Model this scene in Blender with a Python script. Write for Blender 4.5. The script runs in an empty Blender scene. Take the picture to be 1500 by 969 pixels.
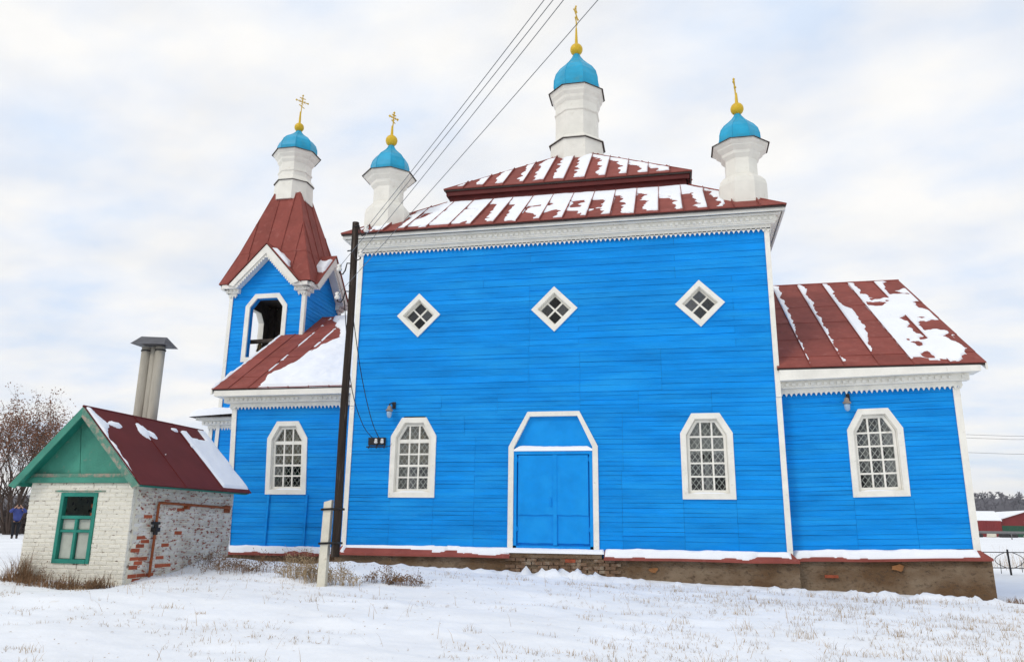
import bpy, math, random
import numpy as np
from mathutils import Vector, Matrix

S = bpy.context.scene
COL = S.collection
R = math.radians
rnd = random.Random(7)

# ------------------------------------------------------------------ camera
cam_d = bpy.data.cameras.new('camera')
cam = bpy.data.objects.new('camera', cam_d); COL.objects.link(cam)
yaw, pitch, roll = R(11.8), R(14.2), R(0.7)
fw = Vector((-math.sin(yaw)*math.cos(pitch), math.cos(yaw)*math.cos(pitch), math.sin(pitch)))
r0 = Vector((math.cos(yaw), math.sin(yaw), 0)); u0 = r0.cross(fw)
rt = r0*math.cos(roll) + u0*math.sin(roll); up = -r0*math.sin(roll) + u0*math.cos(roll)
M4 = Matrix.Identity(4)
for i in range(3):
    M4[i][0], M4[i][1], M4[i][2] = rt[i], up[i], -fw[i]
M4[2][3] = 1.15
cam.matrix_world = M4
cam_d.sensor_width = 36.0
cam_d.lens = 36.0*1133/1500
cam_d.clip_end = 5000
cam_d.clip_start = 0.1
S.camera = cam

# ------------------------------------------------------------------ sky, sun, exposure
SUN_AZ = R(215)      # degrees clockwise from +Y : behind the camera, to its left
SUN_EL = R(38)
world = bpy.data.worlds.new('World'); S.world = world; world.use_nodes = True
nt = world.node_tree; nt.nodes.clear()
def N(t, **k):
    n = nt.nodes.new(t)
    for a, b in k.items(): setattr(n, a, b)
    return n
out = N('ShaderNodeOutputWorld')
sky = N('ShaderNodeTexSky', sky_type='NISHITA', sun_disc=False)
sky.sun_elevation = SUN_EL; sky.sun_rotation = SUN_AZ; sky.altitude = 200
sky.air_density = 1.0; sky.dust_density = 2.0
bg1 = N('ShaderNodeBackground'); bg1.inputs[1].default_value = 0.15
nt.links.new(sky.outputs[0], bg1.inputs[0])
bg2 = N('ShaderNodeBackground'); bg2.inputs[1].default_value = 1.02
tc = N('ShaderNodeTexCoord'); sp = N('ShaderNodeSeparateXYZ')
nt.links.new(tc.outputs['Generated'], sp.inputs[0])
za = N('ShaderNodeMath', operation='ADD'); za.inputs[1].default_value = 0.22
zm = N('ShaderNodeMath', operation='MAXIMUM'); zm.inputs[1].default_value = 0.0
nt.links.new(sp.outputs[2], zm.inputs[0]); nt.links.new(zm.outputs[0], za.inputs[0])
dx = N('ShaderNodeMath', operation='DIVIDE'); dy = N('ShaderNodeMath', operation='DIVIDE')
nt.links.new(sp.outputs[0], dx.inputs[0]); nt.links.new(za.outputs[0], dx.inputs[1])
nt.links.new(sp.outputs[1], dy.inputs[0]); nt.links.new(za.outputs[0], dy.inputs[1])
cb = N('ShaderNodeCombineXYZ')
nt.links.new(dx.outputs[0], cb.inputs[0]); nt.links.new(dy.outputs[0], cb.inputs[1])
mp = N('ShaderNodeMapping'); mp.inputs['Rotation'].default_value = (0, 0, R(35))
mp.inputs['Location'].default_value = (3.1, 1.7, 0); mp.inputs['Scale'].default_value = (1.6, 2.1, 1)
nt.links.new(cb.outputs[0], mp.inputs[0])
n1 = N('ShaderNodeTexNoise'); n1.inputs['Scale'].default_value = 1.7; n1.inputs['Detail'].default_value = 7
n1.inputs['Roughness'].default_value = 0.5; n1.inputs['Distortion'].default_value = 0.25
nt.links.new(mp.outputs[0], n1.inputs['Vector'])
rp = N('ShaderNodeValToRGB')
rp.color_ramp.elements[0].position = 0.32; rp.color_ramp.elements[0].color = (0.86, 0.86, 0.86, 1)
rp.color_ramp.elements[1].position = 0.60; rp.color_ramp.elements[1].color = (1, 1, 1, 1)
nt.links.new(n1.outputs[0], rp.inputs[0])
n2 = N('ShaderNodeTexNoise'); n2.inputs['Scale'].default_value = 1.5; n2.inputs['Detail'].default_value = 6
nt.links.new(mp.outputs[0], n2.inputs['Vector'])
rc = N('ShaderNodeValToRGB')
rc.color_ramp.elements[0].position = 0.33; rc.color_ramp.elements[0].color = (0.72, 0.825, 0.985, 1)
ce_ = rc.color_ramp.elements.new(0.47); ce_.color = (0.88, 0.915, 0.975, 1)
rc.color_ramp.elements[2].position = 0.60; rc.color_ramp.elements[2].color = (0.99, 0.982, 0.965, 1)
nt.links.new(n2.outputs[0], rc.inputs[0]); nt.links.new(rc.outputs[0], bg2.inputs[0])
mx = N('ShaderNodeMixShader')
nt.links.new(rp.outputs[0], mx.inputs[0]); nt.links.new(bg1.outputs[0], mx.inputs[1]); nt.links.new(bg2.outputs[0], mx.inputs[2])
nt.links.new(mx.outputs[0], out.inputs[0])
sd = bpy.data.lights.new('sun', 'SUN'); sd.energy = 1.0; sd.angle = R(14); sd.color = (1.0, 0.95, 0.88)
sun = bpy.data.objects.new('sun', sd); COL.objects.link(sun)
sv = Vector((math.sin(SUN_AZ)*math.cos(SUN_EL), math.cos(SUN_AZ)*math.cos(SUN_EL), math.sin(SUN_EL)))
sun.rotation_euler = sv.to_track_quat('Z', 'Y').to_euler(); sun.location = (-20, -30, 40)
S.view_settings.view_transform = 'Standard'; S.view_settings.look = 'None'
S.view_settings.exposure = 0.0; S.view_settings.gamma = 1.0
S.render.engine = 'CYCLES'
S.render.resolution_x, S.render.resolution_y = 1024, 661

# ------------------------------------------------------------------ noise (numpy)
_rs = np.random.RandomState(3)
_T = _rs.rand(256, 256)
def vnoise(x, y):
    x = np.asarray(x, float); y = np.asarray(y, float)
    xi = np.floor(x).astype(int); yi = np.floor(y).astype(int)
    fx = x-xi; fy = y-yi
    fx = fx*fx*(3-2*fx); fy = fy*fy*(3-2*fy)
    g = lambda a, b: _T[a & 255, b & 255]
    return (g(xi, yi)*(1-fx)+g(xi+1, yi)*fx)*(1-fy)+(g(xi, yi+1)*(1-fx)+g(xi+1, yi+1)*fx)*fy
def fbm(x, y, o=4):
    x = np.asarray(x, float); y = np.asarray(y, float)
    s = 0; a = .5; t = 0
    for i in range(o):
        s = s + a*vnoise(x+17.3*i, y+5.7*i); t += a; x = x*2.03; y = y*2.03; a *= .5
    return s/t
def sst(t):
    t = np.clip(t, 0, 1); return t*t*(3-2*t)

# ------------------------------------------------------------------ materials
MATS = {}
def mat(name, col, rough=.7, var=.12, scale=4., detail=5., bump=0., bscale=30., objr=0., col2=None, lo=.45, hi=.6,
        stretch=(1, 1, 1), metal=0., c3=None, s3=8., lo3=.6, hi3=.68, spec=.3):
    if name in MATS: return MATS[name]
    m = bpy.data.materials.new(name); m.use_nodes = True; MATS[name] = m
    t = m.node_tree; b = t.nodes['Principled BSDF']; L = t.links.new
    b.inputs['Roughness'].default_value = rough; b.inputs['Metallic'].default_value = metal
    b.inputs['Specular IOR Level'].default_value = spec
    tcn = t.nodes.new('ShaderNodeTexCoord'); gm = t.nodes.new('ShaderNodeNewGeometry')
    mpn = t.nodes.new('ShaderNodeMapping'); mpn.inputs['Scale'].default_value = stretch
    L(gm.outputs['Position'], mpn.inputs[0])
    nz = t.nodes.new('ShaderNodeTexNoise'); nz.inputs['Scale'].default_value = scale; nz.inputs['Detail'].default_value = detail
    nz.inputs['Roughness'].default_value = .6
    L(mpn.outputs[0], nz.inputs['Vector'])
    r1 = t.nodes.new('ShaderNodeValToRGB')
    c = col
    if col2 is None:
        e0 = [max(0, v*(1-var)) for v in c]; e1 = [min(1, v*(1+var)) for v in c]
        lo, hi = .3, .7
    else: e0, e1 = c, col2
    r1.color_ramp.elements[0].position = lo; r1.color_ramp.elements[0].color = (*e0, 1)
    r1.color_ramp.elements[1].position = hi; r1.color_ramp.elements[1].color = (*e1, 1)
    L(nz.outputs[0], r1.inputs[0]); last = r1.outputs[0]
    if c3 is not None:
        n3 = t.nodes.new('ShaderNodeTexNoise'); n3.inputs['Scale'].default_value = s3; n3.inputs['Detail'].default_value = 8
        n3.inputs['Roughness'].default_value = .65
        L(mpn.outputs[0], n3.inputs['Vector'])
        r3 = t.nodes.new('ShaderNodeValToRGB'); r3.color_ramp.elements[0].position = lo3; r3.color_ramp.elements[1].position = hi3
        L(n3.outputs[0], r3.inputs[0])
        m3 = t.nodes.new('ShaderNodeMixRGB'); m3.inputs[2].default_value = (*c3, 1)
        L(r3.outputs[0], m3.inputs[0]); L(last, m3.inputs[1]); last = m3.outputs[0]
    if objr > 0:
        oi = t.nodes.new('ShaderNodeObjectInfo'); hs = t.nodes.new('ShaderNodeHueSaturation')
        mr = t.nodes.new('ShaderNodeMapRange'); mr.inputs[3].default_value = 1-objr; mr.inputs[4].default_value = 1+objr
        L(oi.outputs['Random'], mr.inputs[0]); L(mr.outputs[0], hs.inputs['Value']); L(last, hs.inputs['Color']); last = hs.outputs[0]
    L(last, b.inputs['Base Color'])
    if bump > 0:
        nb = t.nodes.new('ShaderNodeTexNoise'); nb.inputs['Scale'].default_value = bscale; nb.inputs['Detail'].default_value = 6
        L(mpn.outputs[0], nb.inputs['Vector'])
        bp = t.nodes.new('ShaderNodeBump'); bp.inputs['Strength'].default_value = bump; bp.inputs['Distance'].default_value = .02
        L(nb.outputs[0], bp.inputs['Height']); L(bp.outputs[0], b.inputs['Normal'])
    return m
BLUE = mat('blue_paint', (.003, .245, .70), .65, .16, 1.6, 6, .25, 25, objr=.07, stretch=(.5, 1, 3),
           c3=(.012, .305, .75), s3=1.1, lo3=.46, hi3=.72, spec=.1)
BLUE_SHEET = mat('blue_sheet_paint', (.004, .27, .74), .55, .10, 2.5, 6, .2, 5, spec=.12, c3=(.01, .31, .78), s3=1.8, lo3=.45, hi3=.7)
BACKWOOD = mat('painted_gap_wood', (.008, .028, .06), .9, .3, 5)
INWOOD = mat('bare_interior_wood', (.07, .052, .04), .9, .3, 5)
WHITE = mat('white_paint', (.80, .775, .70), .6, .08, 3, 6, .3, 18, c3=(.55, .51, .44), s3=9, lo3=.62, hi3=.74)
WHITE_T = mat('white_tin_paint', (.76, .735, .66), .5, .07, 2.5, 6, .15, 6, c3=(.58, .53, .44), s3=6, lo3=.6, hi3=.78)
RED = mat('oxide_red_tin', (.25, .068, .054), .65, .16, 2.2, 6, .1, 6, spec=.08, objr=.09, c3=(.33, .12, .10), s3=5, lo3=.55, hi3=.8)
MAROON = mat('maroon_board', (.10, .012, .010), .6, .15, 3)
DARKRED = mat('shed_red_tin', (.125, .02, .02), .6, .12, 2, 6, .1, 6, objr=.05, spec=.12)
DOME = mat('sky_blue_tin', (.012, .33, .54), .45, .14, 2.5, 6, .25, 5, c3=(.05, .30, .42), s3=4, lo3=.55, hi3=.75)
GOLD = mat('yellow_paint', (.62, .40, .02), .45, .1, 6)
EDGE = mat('dark_tin_edge', (.05, .035, .03), .6, .2, 6)
SNOW = mat('snow', (.86, .88, .915), .85, .03, 1.2, 6, .35, 14, spec=.15)
PLINTH = mat('plinth_plaster', (.125, .072, .036), .95, .3, .9, 12, 1.0, 30, col2=(.24, .18, .122), lo=.38, hi=.64, stretch=(1, 1, 1.7), c3=(.075, .05, .032), s3=11, lo3=.52, hi3=.68)
MORTAR = mat('mortar', (.68, .64, .53), .95, .12, 8, 5, .6, 40, c3=(.17, .12, .09), s3=7, lo3=.56, hi3=.62)
OLDBRICK = mat('old_brick', (.17, .105, .065), .95, .3, 7, 6, .8, 40, c3=(.28, .22, .16), s3=4, lo3=.50, hi3=.62)
BRICK_F = mat('whitewashed_brick', (.79, .755, .655), .9, .06, 6, 6, .9, 45, objr=.03, c3=(.16, .09, .06), s3=13, lo3=.64, hi3=.69, stretch=(1, 1, 2.4))
BRICK_S = mat('peeling_brick', (.50, .46, .40), .9, .12, 2.6, 8, .9, 45, col2=(.68, .66, .61), lo=.36, hi=.56, objr=.10, c3=(.27, .07, .04), s3=9, lo3=.535, hi3=.60, stretch=(1, 1, 2.0))
BRICK_R = mat('bare_red_brick', (.36, .085, .04), .9, .2, 8, 6, .6, 60, objr=.2)
TEAL = mat('teal_paint', (.05, .235, .17), .6, .18, 2.2, 7, .5, 24, c3=(.20, .22, .18), s3=5, lo3=.60, hi3=.72)
TEALD = mat('teal_trim_paint', (.015, .20, .15), .55, .18, 4, 6, .3, 30, c3=(.16, .16, .13), s3=9, lo3=.68, hi3=.76)
WORN = mat('worn_teal_board', (.10, .24, .18), .8, .2, 5, 6, .6, 40, stretch=(1, 1, 1), c3=(.33, .28, .22), s3=6, lo3=.47, hi3=.6)
RUST = mat('rusty_pipe', (.24, .065, .02), .75, .3, 9, 6, .4, 50, c3=(.06, .03, .02), s3=6, lo3=.62, hi3=.7)
ASB = mat('cement_pipe', (.40, .37, .31), .9, .12, 3, 6, .3, 20, stretch=(3, 3, .5), c3=(.26, .15, .07), s3=3, lo3=.66, hi3=.8)
TIN = mat('grey_tin', (.10, .10, .11), .5, .2, 5, metal=.4)
POLE = mat('tarred_pole_wood', (.035, .026, .021), .9, .35, 4, 8, .8, 12, stretch=(4, 4, .35), c3=(.15, .12, .10), s3=3, lo3=.54, hi3=.70, spec=.1)
CONC = mat('whitewashed_concrete', (.66, .62, .51), .9, .1, 5, 6, .5, 30, c3=(.28, .23, .16), s3=5, lo3=.6, hi3=.72)
IRON = mat('black_iron', (.02, .018, .018), .6, .3, 9)
WIREM = mat('wire_metal', (.16, .16, .16), .5, .1, 3)
PORC = mat('porcelain', (.75, .73, .68), .25, .05, 6)
CURT = mat('curtain_cloth', (.40, .34, .26), .9, .2, 3, 5, .4, 9, stretch=(6, 1, 1))
CURT2 = mat('white_curtain_cloth', (.40, .39, .36), .9, .2, 3, 5, .4, 9, stretch=(6, 1, 1))
LAMPM = mat('lamp_grey', (.26, .21, .17), .6, .25, 10)
OPAL = mat('lamp_glass', (.28, .42, .58), .15, .1, 5, spec=.6)
BRONZE = mat('bell_bronze', (.13, .085, .04), .4, .2, 8, metal=.7)
GRASSM = mat('dry_grass', (.38, .26, .135), .9, .4, 2.5)
WEEDM = mat('dry_weed', (.20, .115, .06), .9, .45, 3)
WEEDL = mat('pale_dry_weed', (.33, .24, .14), .9, .4, 3)
BARK = mat('bark', (.07, .048, .038), .9, .3, 3)
BARKP = mat('pale_bark', (.085, .062, .055), .9, .3, .5)
LEAFM = mat('withered_leaves', (.19, .085, .045), .8, .4, 2)
BRUSH = mat('bare_brush', (.07, .05, .045), .9, .4, 1)
FARW = mat('far_bare_wood', (.06, .053, .064), .95, .35, .05)
BARNRED = mat('barn_red', (.20, .025, .025), .7, .12, .6)
GREENF = mat('green_profiled_sheet', (.015, .075, .04), .6, .1, .6)
BOARDW = mat('white_board', (.42, .44, .38), .85, .15, 4, 6, .3, 20, c3=(.2, .18, .15), s3=5, lo3=.64, hi3=.72)
def glass(name):
    m = bpy.data.materials.new(name); m.use_nodes = True; t = m.node_tree; t.nodes.clear()
    o = t.nodes.new('ShaderNodeOutputMaterial'); tr = t.nodes.new('ShaderNodeBsdfTransparent'); tr.inputs[0].default_value = (.86, .88, .88, 1)
    gl = t.nodes.new('ShaderNodeBsdfGlossy'); gl.inputs['Roughness'].default_value = .06
    nz = t.nodes.new('ShaderNodeTexNoise'); nz.inputs['Scale'].default_value = 3
    g = t.nodes.new('ShaderNodeNewGeometry'); t.links.new(g.outputs['Position'], nz.inputs['Vector'])
    bp = t.nodes.new('ShaderNodeBump'); bp.inputs['Strength'].default_value = .25; bp.inputs['Distance'].default_value = .05
    t.links.new(nz.outputs[0], bp.inputs['Height']); t.links.new(bp.outputs[0], gl.inputs['Normal'])
    mxn = t.nodes.new('ShaderNodeMixShader'); oi = t.nodes.new('ShaderNodeObjectInfo'); mr = t.nodes.new('ShaderNodeMapRange'); mr.inputs[3].default_value = .015; mr.inputs[4].default_value = .10
    t.links.new(oi.outputs['Random'], mr.inputs[0]); t.links.new(mr.outputs[0], mxn.inputs[0])
    t.links.new(tr.outputs[0], mxn.inputs[1]); t.links.new(gl.outputs[0], mxn.inputs[2]); t.links.new(mxn.outputs[0], o.inputs[0])
    return m
GLASS = glass('window_glass')

# ------------------------------------------------------------------ mesh helpers
ORG = {}
class MB:
    def __init__(s): s.v = []; s.f = []
    def add(s, vs, fs):
        b = len(s.v); s.v.extend([tuple(p) for p in vs]); s.f.extend([tuple(b+i for i in q) for q in fs]); return s
    def hexa(s, p):           # 8 points: bottom ring 0-3, top ring 4-7
        return s.add(p, [(0, 3, 2, 1), (4, 5, 6, 7), (0, 1, 5, 4), (1, 2, 6, 5), (2, 3, 7, 6), (3, 0, 4, 7)])
    def box(s, x0, x1, y0, y1, z0, z1):
        return s.hexa([(x0, y0, z0), (x1, y0, z0), (x1, y1, z0), (x0, y1, z0), (x0, y0, z1), (x1, y0, z1), (x1, y1, z1), (x0, y1, z1)])
    def prism(s, pa, pb):     # two matching polygons (3d) joined
        n = len(pa)
        return s.add(list(pa)+list(pb), [tuple(range(n))[::-1], tuple(range(n, 2*n))]+[(i, (i+1) % n, n+(i+1) % n, n+i) for i in range(n)])
    def ring(s, oa, ia, ob, ib):   # frame: outer/inner polygon front (a) and back (b)
        n = len(oa); b = list(oa)+list(ia)+list(ob)+list(ib); f = []
        for i in range(n):
            j = (i+1) % n
            f += [(i, j, n+j, n+i), (2*n+j, 2*n+i, 3*n+i, 3*n+j), (j, i, 2*n+i, 2*n+j), (n+i, n+j, 3*n+j, 3*n+i)]
        return s.add(b, f)
    def tube(s, pts, rad, n=6, cap=True):
        pts = [Vector(p) for p in pts]; m = len(pts)
        if not hasattr(rad, '__len__'): rad = [rad]*m
        b = len(s.v); ref = None
        for i, p in enumerate(pts):
            d = (pts[min(i+1, m-1)]-pts[max(i-1, 0)])
            if d.length < 1e-9: d = Vector((0, 0, 1))
            d.normalize()
            if ref is None:
                ref = Vector((0, 0, 1)) if abs(d.z) < .9 else Vector((1, 0, 0))
            a = d.cross(ref); a.normalize(); c = a.cross(d); ref = c
            for k in range(n):
                t = 2*math.pi*k/n
                s.v.append(tuple(p+(a*math.cos(t)+c*math.sin(t))*rad[i]))
        for i in range(m-1):
            for k in range(n):
                k2 = (k+1) % n
                s.f.append((b+i*n+k, b+i*n+k2, b+(i+1)*n+k2, b+(i+1)*n+k))
        if cap:
            s.f.append(tuple(b+k for k in range(n))[::-1]); s.f.append(tuple(b+(m-1)*n+k for k in range(n)))
        return s
    def lathe(s, prof, n, cx, cy, rot=0., cap=True):
        b = len(s.v)
        for (r, z) in prof:
            for k in range(n):
                t = rot+2*math.pi*k/n
                s.v.append((cx+r*math.cos(t), cy+r*math.sin(t), z))
        for i in range(len(prof)-1):
            for k in range(n):
                k2 = (k+1) % n
                s.f.append((b+i*n+k, b+i*n+k2, b+(i+1)*n+k2, b+(i+1)*n+k))
        if cap:
            s.f.append(tuple(b+k for k in range(n))[::-1]); s.f.append(tuple(b+(len(prof)-1)*n+k for k in range(n)))
        return s
    def build(s, name, m, parent=None, smooth=False, kind=None, label=None, cat=None, group=None):
        v = np.array(s.v, float)
        o = np.array([(v[:, 0].min()+v[:, 0].max())/2, (v[:, 1].min()+v[:, 1].max())/2, v[:, 2].min()])
        me = bpy.data.meshes.new(name); me.from_pydata((v-o).tolist(), [], s.f); me.update()
        if m: me.materials.append(m)
        if smooth: me.polygons.foreach_set('use_smooth', [True]*len(me.polygons))
        ob = bpy.data.objects.new(name, me); COL.objects.link(ob)
        ORG[ob] = Vector(o)
        if parent is not None:
            ob.parent = parent; ob.location = Vector(o)-ORG[parent]
        else: ob.location = Vector(o)
        return tag(ob, label, cat, group, kind)
def tag(o, label=None, cat=None, group=None, kind=None):
    if label: o['label'] = label
    if cat: o['category'] = cat
    if group: o['group'] = group
    if kind: o['kind'] = kind
    return o
def empty(name, loc, label, cat, group=None):
    o = bpy.data.objects.new(name, None); COL.objects.link(o); o.location = loc; ORG[o] = Vector(loc)
    o.empty_display_size = .3
    return tag(o, label, cat, group)
def dup(o, loc, parent=None):      # copy of one mesh object at another world place
    c = o.copy(); COL.objects.link(c); c.parent = parent; ORG[c] = Vector(loc)
    c.location = Vector(loc)-(ORG[parent] if parent else Vector((0, 0, 0)))
    return c
def clip(poly, a, b, c):           # keep a*x+b*y+c >= 0
    o = []
    for i, p in enumerate(poly):
        q = poly[(i+1) % len(poly)]
        dp = a*p[0]+b*p[1]+c; dq = a*q[0]+b*q[1]+c
        if dp >= 0: o.append(p)
        if dp*dq < 0:
            t = dp/(dp-dq); o.append((p[0]+t*(q[0]-p[0]), p[1]+t*(q[1]-p[1])))
    return o
def offset(poly, d):               # shrink a convex ccw polygon by d
    n = len(poly); L = []
    for i in range(n):
        p, q = Vector(poly[i]), Vector(poly[(i+1) % n]); e = (q-p).normalized(); nn = Vector((-e.y, e.x)); L.append((p+nn*d, e))
    o = []
    for i in range(n):
        p, e = L[i-1]; q, g = L[i]
        den = e.x*g.y-e.y*g.x
        t = ((q.x-p.x)*g.y-(q.y-p.y)*g.x)/den; o.append((p.x+e.x*t, p.y+e.y*t))
    return o
def xrange_at(poly, z):
    xs = []
    for i, p in enumerate(poly):
        q = poly[(i+1) % len(poly)]
        if (p[1]-z)*(q[1]-z) <= 0 and p[1] != q[1]:
            xs.append(p[0]+(z-p[1])/(q[1]-p[1])*(q[0]-p[0]))
    return (min(xs), max(xs)) if len(xs) > 1 else None
class Frame:                        # wall frame: u along the wall, d outward, z up
    def __init__(s, o, u, n, shear=0.): s.o = Vector((o[0], o[1], 0)); s.u = Vector((u[0], u[1], 0)); s.n = Vector((n[0], n[1], 0)); s.sh = shear
    def __call__(s, u, z, d=0.): return tuple(s.o+s.u*u+s.n*d+Vector((0, 0, z+s.sh*u)))
    def box(s, mb, u0, u1, z0, z1, d0, d1):
        return mb.hexa([s(u0, z0, d1), s(u1, z0, d1), s(u1, z0, d0), s(u0, z0, d0), s(u0, z1, d1), s(u1, z1, d1), s(u1, z1, d0), s(u0, z1, d0)])

# ------------------------------------------------------------------ ground
def gh(x, y):
    x = np.asarray(x, float); y = np.asarray(y, float)
    b = .13-.036*(np.clip(x, -9, 8)+2.9)
    h = b-.5*sst((18-y)/11.)
    far = sst((y-36)/60.)
    h = h*(1-far)+.45*far
    h = h+.17*np.exp(-((x+9.4)/1.2)**2-((y-15.6)/.9)**2)           # drift by the shed
    h = h+.06*np.exp(-((x+9.5)/.9)**2-((y-18.0)/.8)**2)-.16*sst((-7.6-x)/1.)*sst((y-16.8)/1.2)*sst((40-y)/20)           # drift at the annex
    h = h-.10*np.exp(-((x+10.6)/1.5)**2-((y-12.5)/.6)**2)
    near = np.exp(-((y-12)/14.)**2)
    h = h+(fbm(x*.8+40, y*2.6+11, 4)-.5)*.07*near*sst((18-y)/1.5)
    h = h+(fbm(x*.35, y*.6, 3)-.5)*.16*near+(fbm(x*1.5+9, y*2.2, 3)-.5)*.05*near
    ban = np.exp(-((y-17.35)/.28)**2)*sst((x+8.2)/.6)*sst((6.4-x)/.5)   # lumpy snow cleared along the plinth
    h = h+ban*np.clip(fbm(x*5.2+3, y*6.5, 4)-.40, 0, 1)*.62*(.30+.7*sst((2.0-np.abs(x+2.5))/2.))
    h = h+ban*sst((x-3.0)/.5)*np.clip(fbm(x*6.5+13, y*7., 4)-.42, 0, 1)*.32
    return h
def axis(lo, hi, step, far, g=1.12):
    a = list(np.arange(lo, hi, step)); s = step
    x = a[-1]
    while x < far: s *= g; x += s; a.append(x)
    s = step; x = a[0]; pre = []
    while x > -far: s *= g; x -= s; pre.append(x)
    return np.array(pre[::-1]+a)
xs = axis(-14.5, 9.5, .075, 2500); ys = axis(6.5, 19.3, .075, 2500)
GX, GY = np.meshgrid(xs, ys); GZ = gh(GX, GY)
GZ += (fbm(GX*5, GY*7, 2)-.5)*.018*np.exp(-((GY-12)/12)**2)
ny, nx = GX.shape
idx = np.arange(nx*ny).reshape(ny, nx)
F = np.stack([idx[:-1, :-1], idx[:-1, 1:], idx[1:, 1:], idx[1:, :-1]], -1).reshape(-1, 4)
me = bpy.data.meshes.new('ground'); me.from_pydata(np.stack([GX, GY, GZ], -1).reshape(-1, 3).tolist(), [], F.tolist()); me.update()
me.polygons.foreach_set('use_smooth', [True]*len(me.polygons))
GSN = mat('ground_snow', (.82, .84, .87), .85, .06, .6, 7, .5, 9, spec=.15, c3=(.62, .55, .44), s3=2.1, lo3=.66, hi3=.80)
me.materials.append(GSN)
ground = bpy.data.objects.new('ground', me); COL.objects.link(ground)
tag(ground, 'snow covered field sloping gently around the blue church', 'ground', kind='structure')
def gz(x, y): return float(gh(x, y))

# ------------------------------------------------------------------ snow lying on a sloped face
def snow_on(mb, P0, U, V, u0, u1, v0, v1, res, mask, thick, lift=.004):
    P0, U, V = Vector(P0), Vector(U).normalized(), Vector(V).normalized(); Nn = U.cross(V).normalized()
    if Nn.z < 0: Nn = -Nn
    us = np.linspace(u0, u1, max(2, int((u1-u0)/res)+1)); vs = np.linspace(v0, v1, max(2, int((v1-v0)/res)+1))
    A, B = np.meshgrid(us, vs); m = mask(A, B)
    h = np.where(m > 0, lift+thick*sst(m/.20)*(.55+.9*fbm(A*3.1+1, B*3.1, 3)), -.03)
    h[0, :] = h[-1, :] = -.03; h[:, 0] = h[:, -1] = -.03
    keep = m > 0
    cell = keep[:-1, :-1] | keep[1:, :-1] | keep[:-1, 1:] | keep[1:, 1:]
    pts = np.array(P0)[None, None]+A[..., None]*np.array(U)+B[..., None]*np.array(V)+h[..., None]*np.array(Nn)
    n2, n1 = A.shape; ids = np.arange(n1*n2).reshape(n2, n1)
    q = np.stack([ids[:-1, :-1], ids[:-1, 1:], ids[1:, 1:], ids[1:, :-1]], -1)[cell]
    if len(q) == 0: return mb
    used = np.unique(q); re = -np.ones(n1*n2, int); re[used] = np.arange(len(used))
    mb.add(pts.reshape(-1, 3)[used].tolist(), re[q].tolist()); return mb

# ------------------------------------------------------------------ roofs of sheet metal
def roof_face(part, P0, U, V, poly, seams, laps, mt, fin=.028, name='roof_sheet', jit=.003):
    """panels between standing seams, cut again at horizontal laps; one object for each sheet"""
    P0, U, V = Vector(P0), Vector(U).normalized(), Vector(V).normalized(); Nn = U.cross(V).normalized()
    if Nn.z < 0: Nn = -Nn
    W = lambda u, v, h: tuple(P0+U*u+V*v+Nn*h)
    for i in range(len(seams)-1):
        a, b = seams[i], seams[i+1]
        for j in range(len(laps)-1):
            c, d = laps[j], laps[j+1]
            p = clip(clip(clip(clip(poly, 1, 0, -a), -1, 0, b), 0, 1, -c), 0, -1, d)
            if len(p) < 3: continue
            vm = min(q[1] for q in p); vM = max(q[1] for q in p)
            if vM-vm < .02: continue
            mb = MB(); k = [rnd.uniform(-jit, jit) for _ in range(2)]
            def hh(q, top):
                t = (q[1]-vm)/(vM-vm)
                return (.020 if top else .0)+(1-t)*.010+k[0]*(1-t)+k[1]*t
            mb.prism([W(q[0], q[1], hh(q, 0)) for q in p], [W(q[0], q[1], hh(q, 1)) for q in p])
            # standing seam on the left border of the panel
            L = [q for q in p if abs(q[0]-a) < 1e-5]
            if len(L) >= 2 and i > 0:
                va, vb = min(q[1] for q in L), max(q[1] for q in L)
                w = .011
                mb.hexa([W(a-w, va, .0), W(a+w, va, .0), W(a+w, vb, .0), W(a-w, vb, .0), W(a-w*.6, va, .02+fin), W(a+w*.6, va, .02+fin), W(a+w*.6, vb, .02+fin), W(a-w*.6, vb, .02+fin)])
            mb.build(name, mt, part)
    return W

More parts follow.
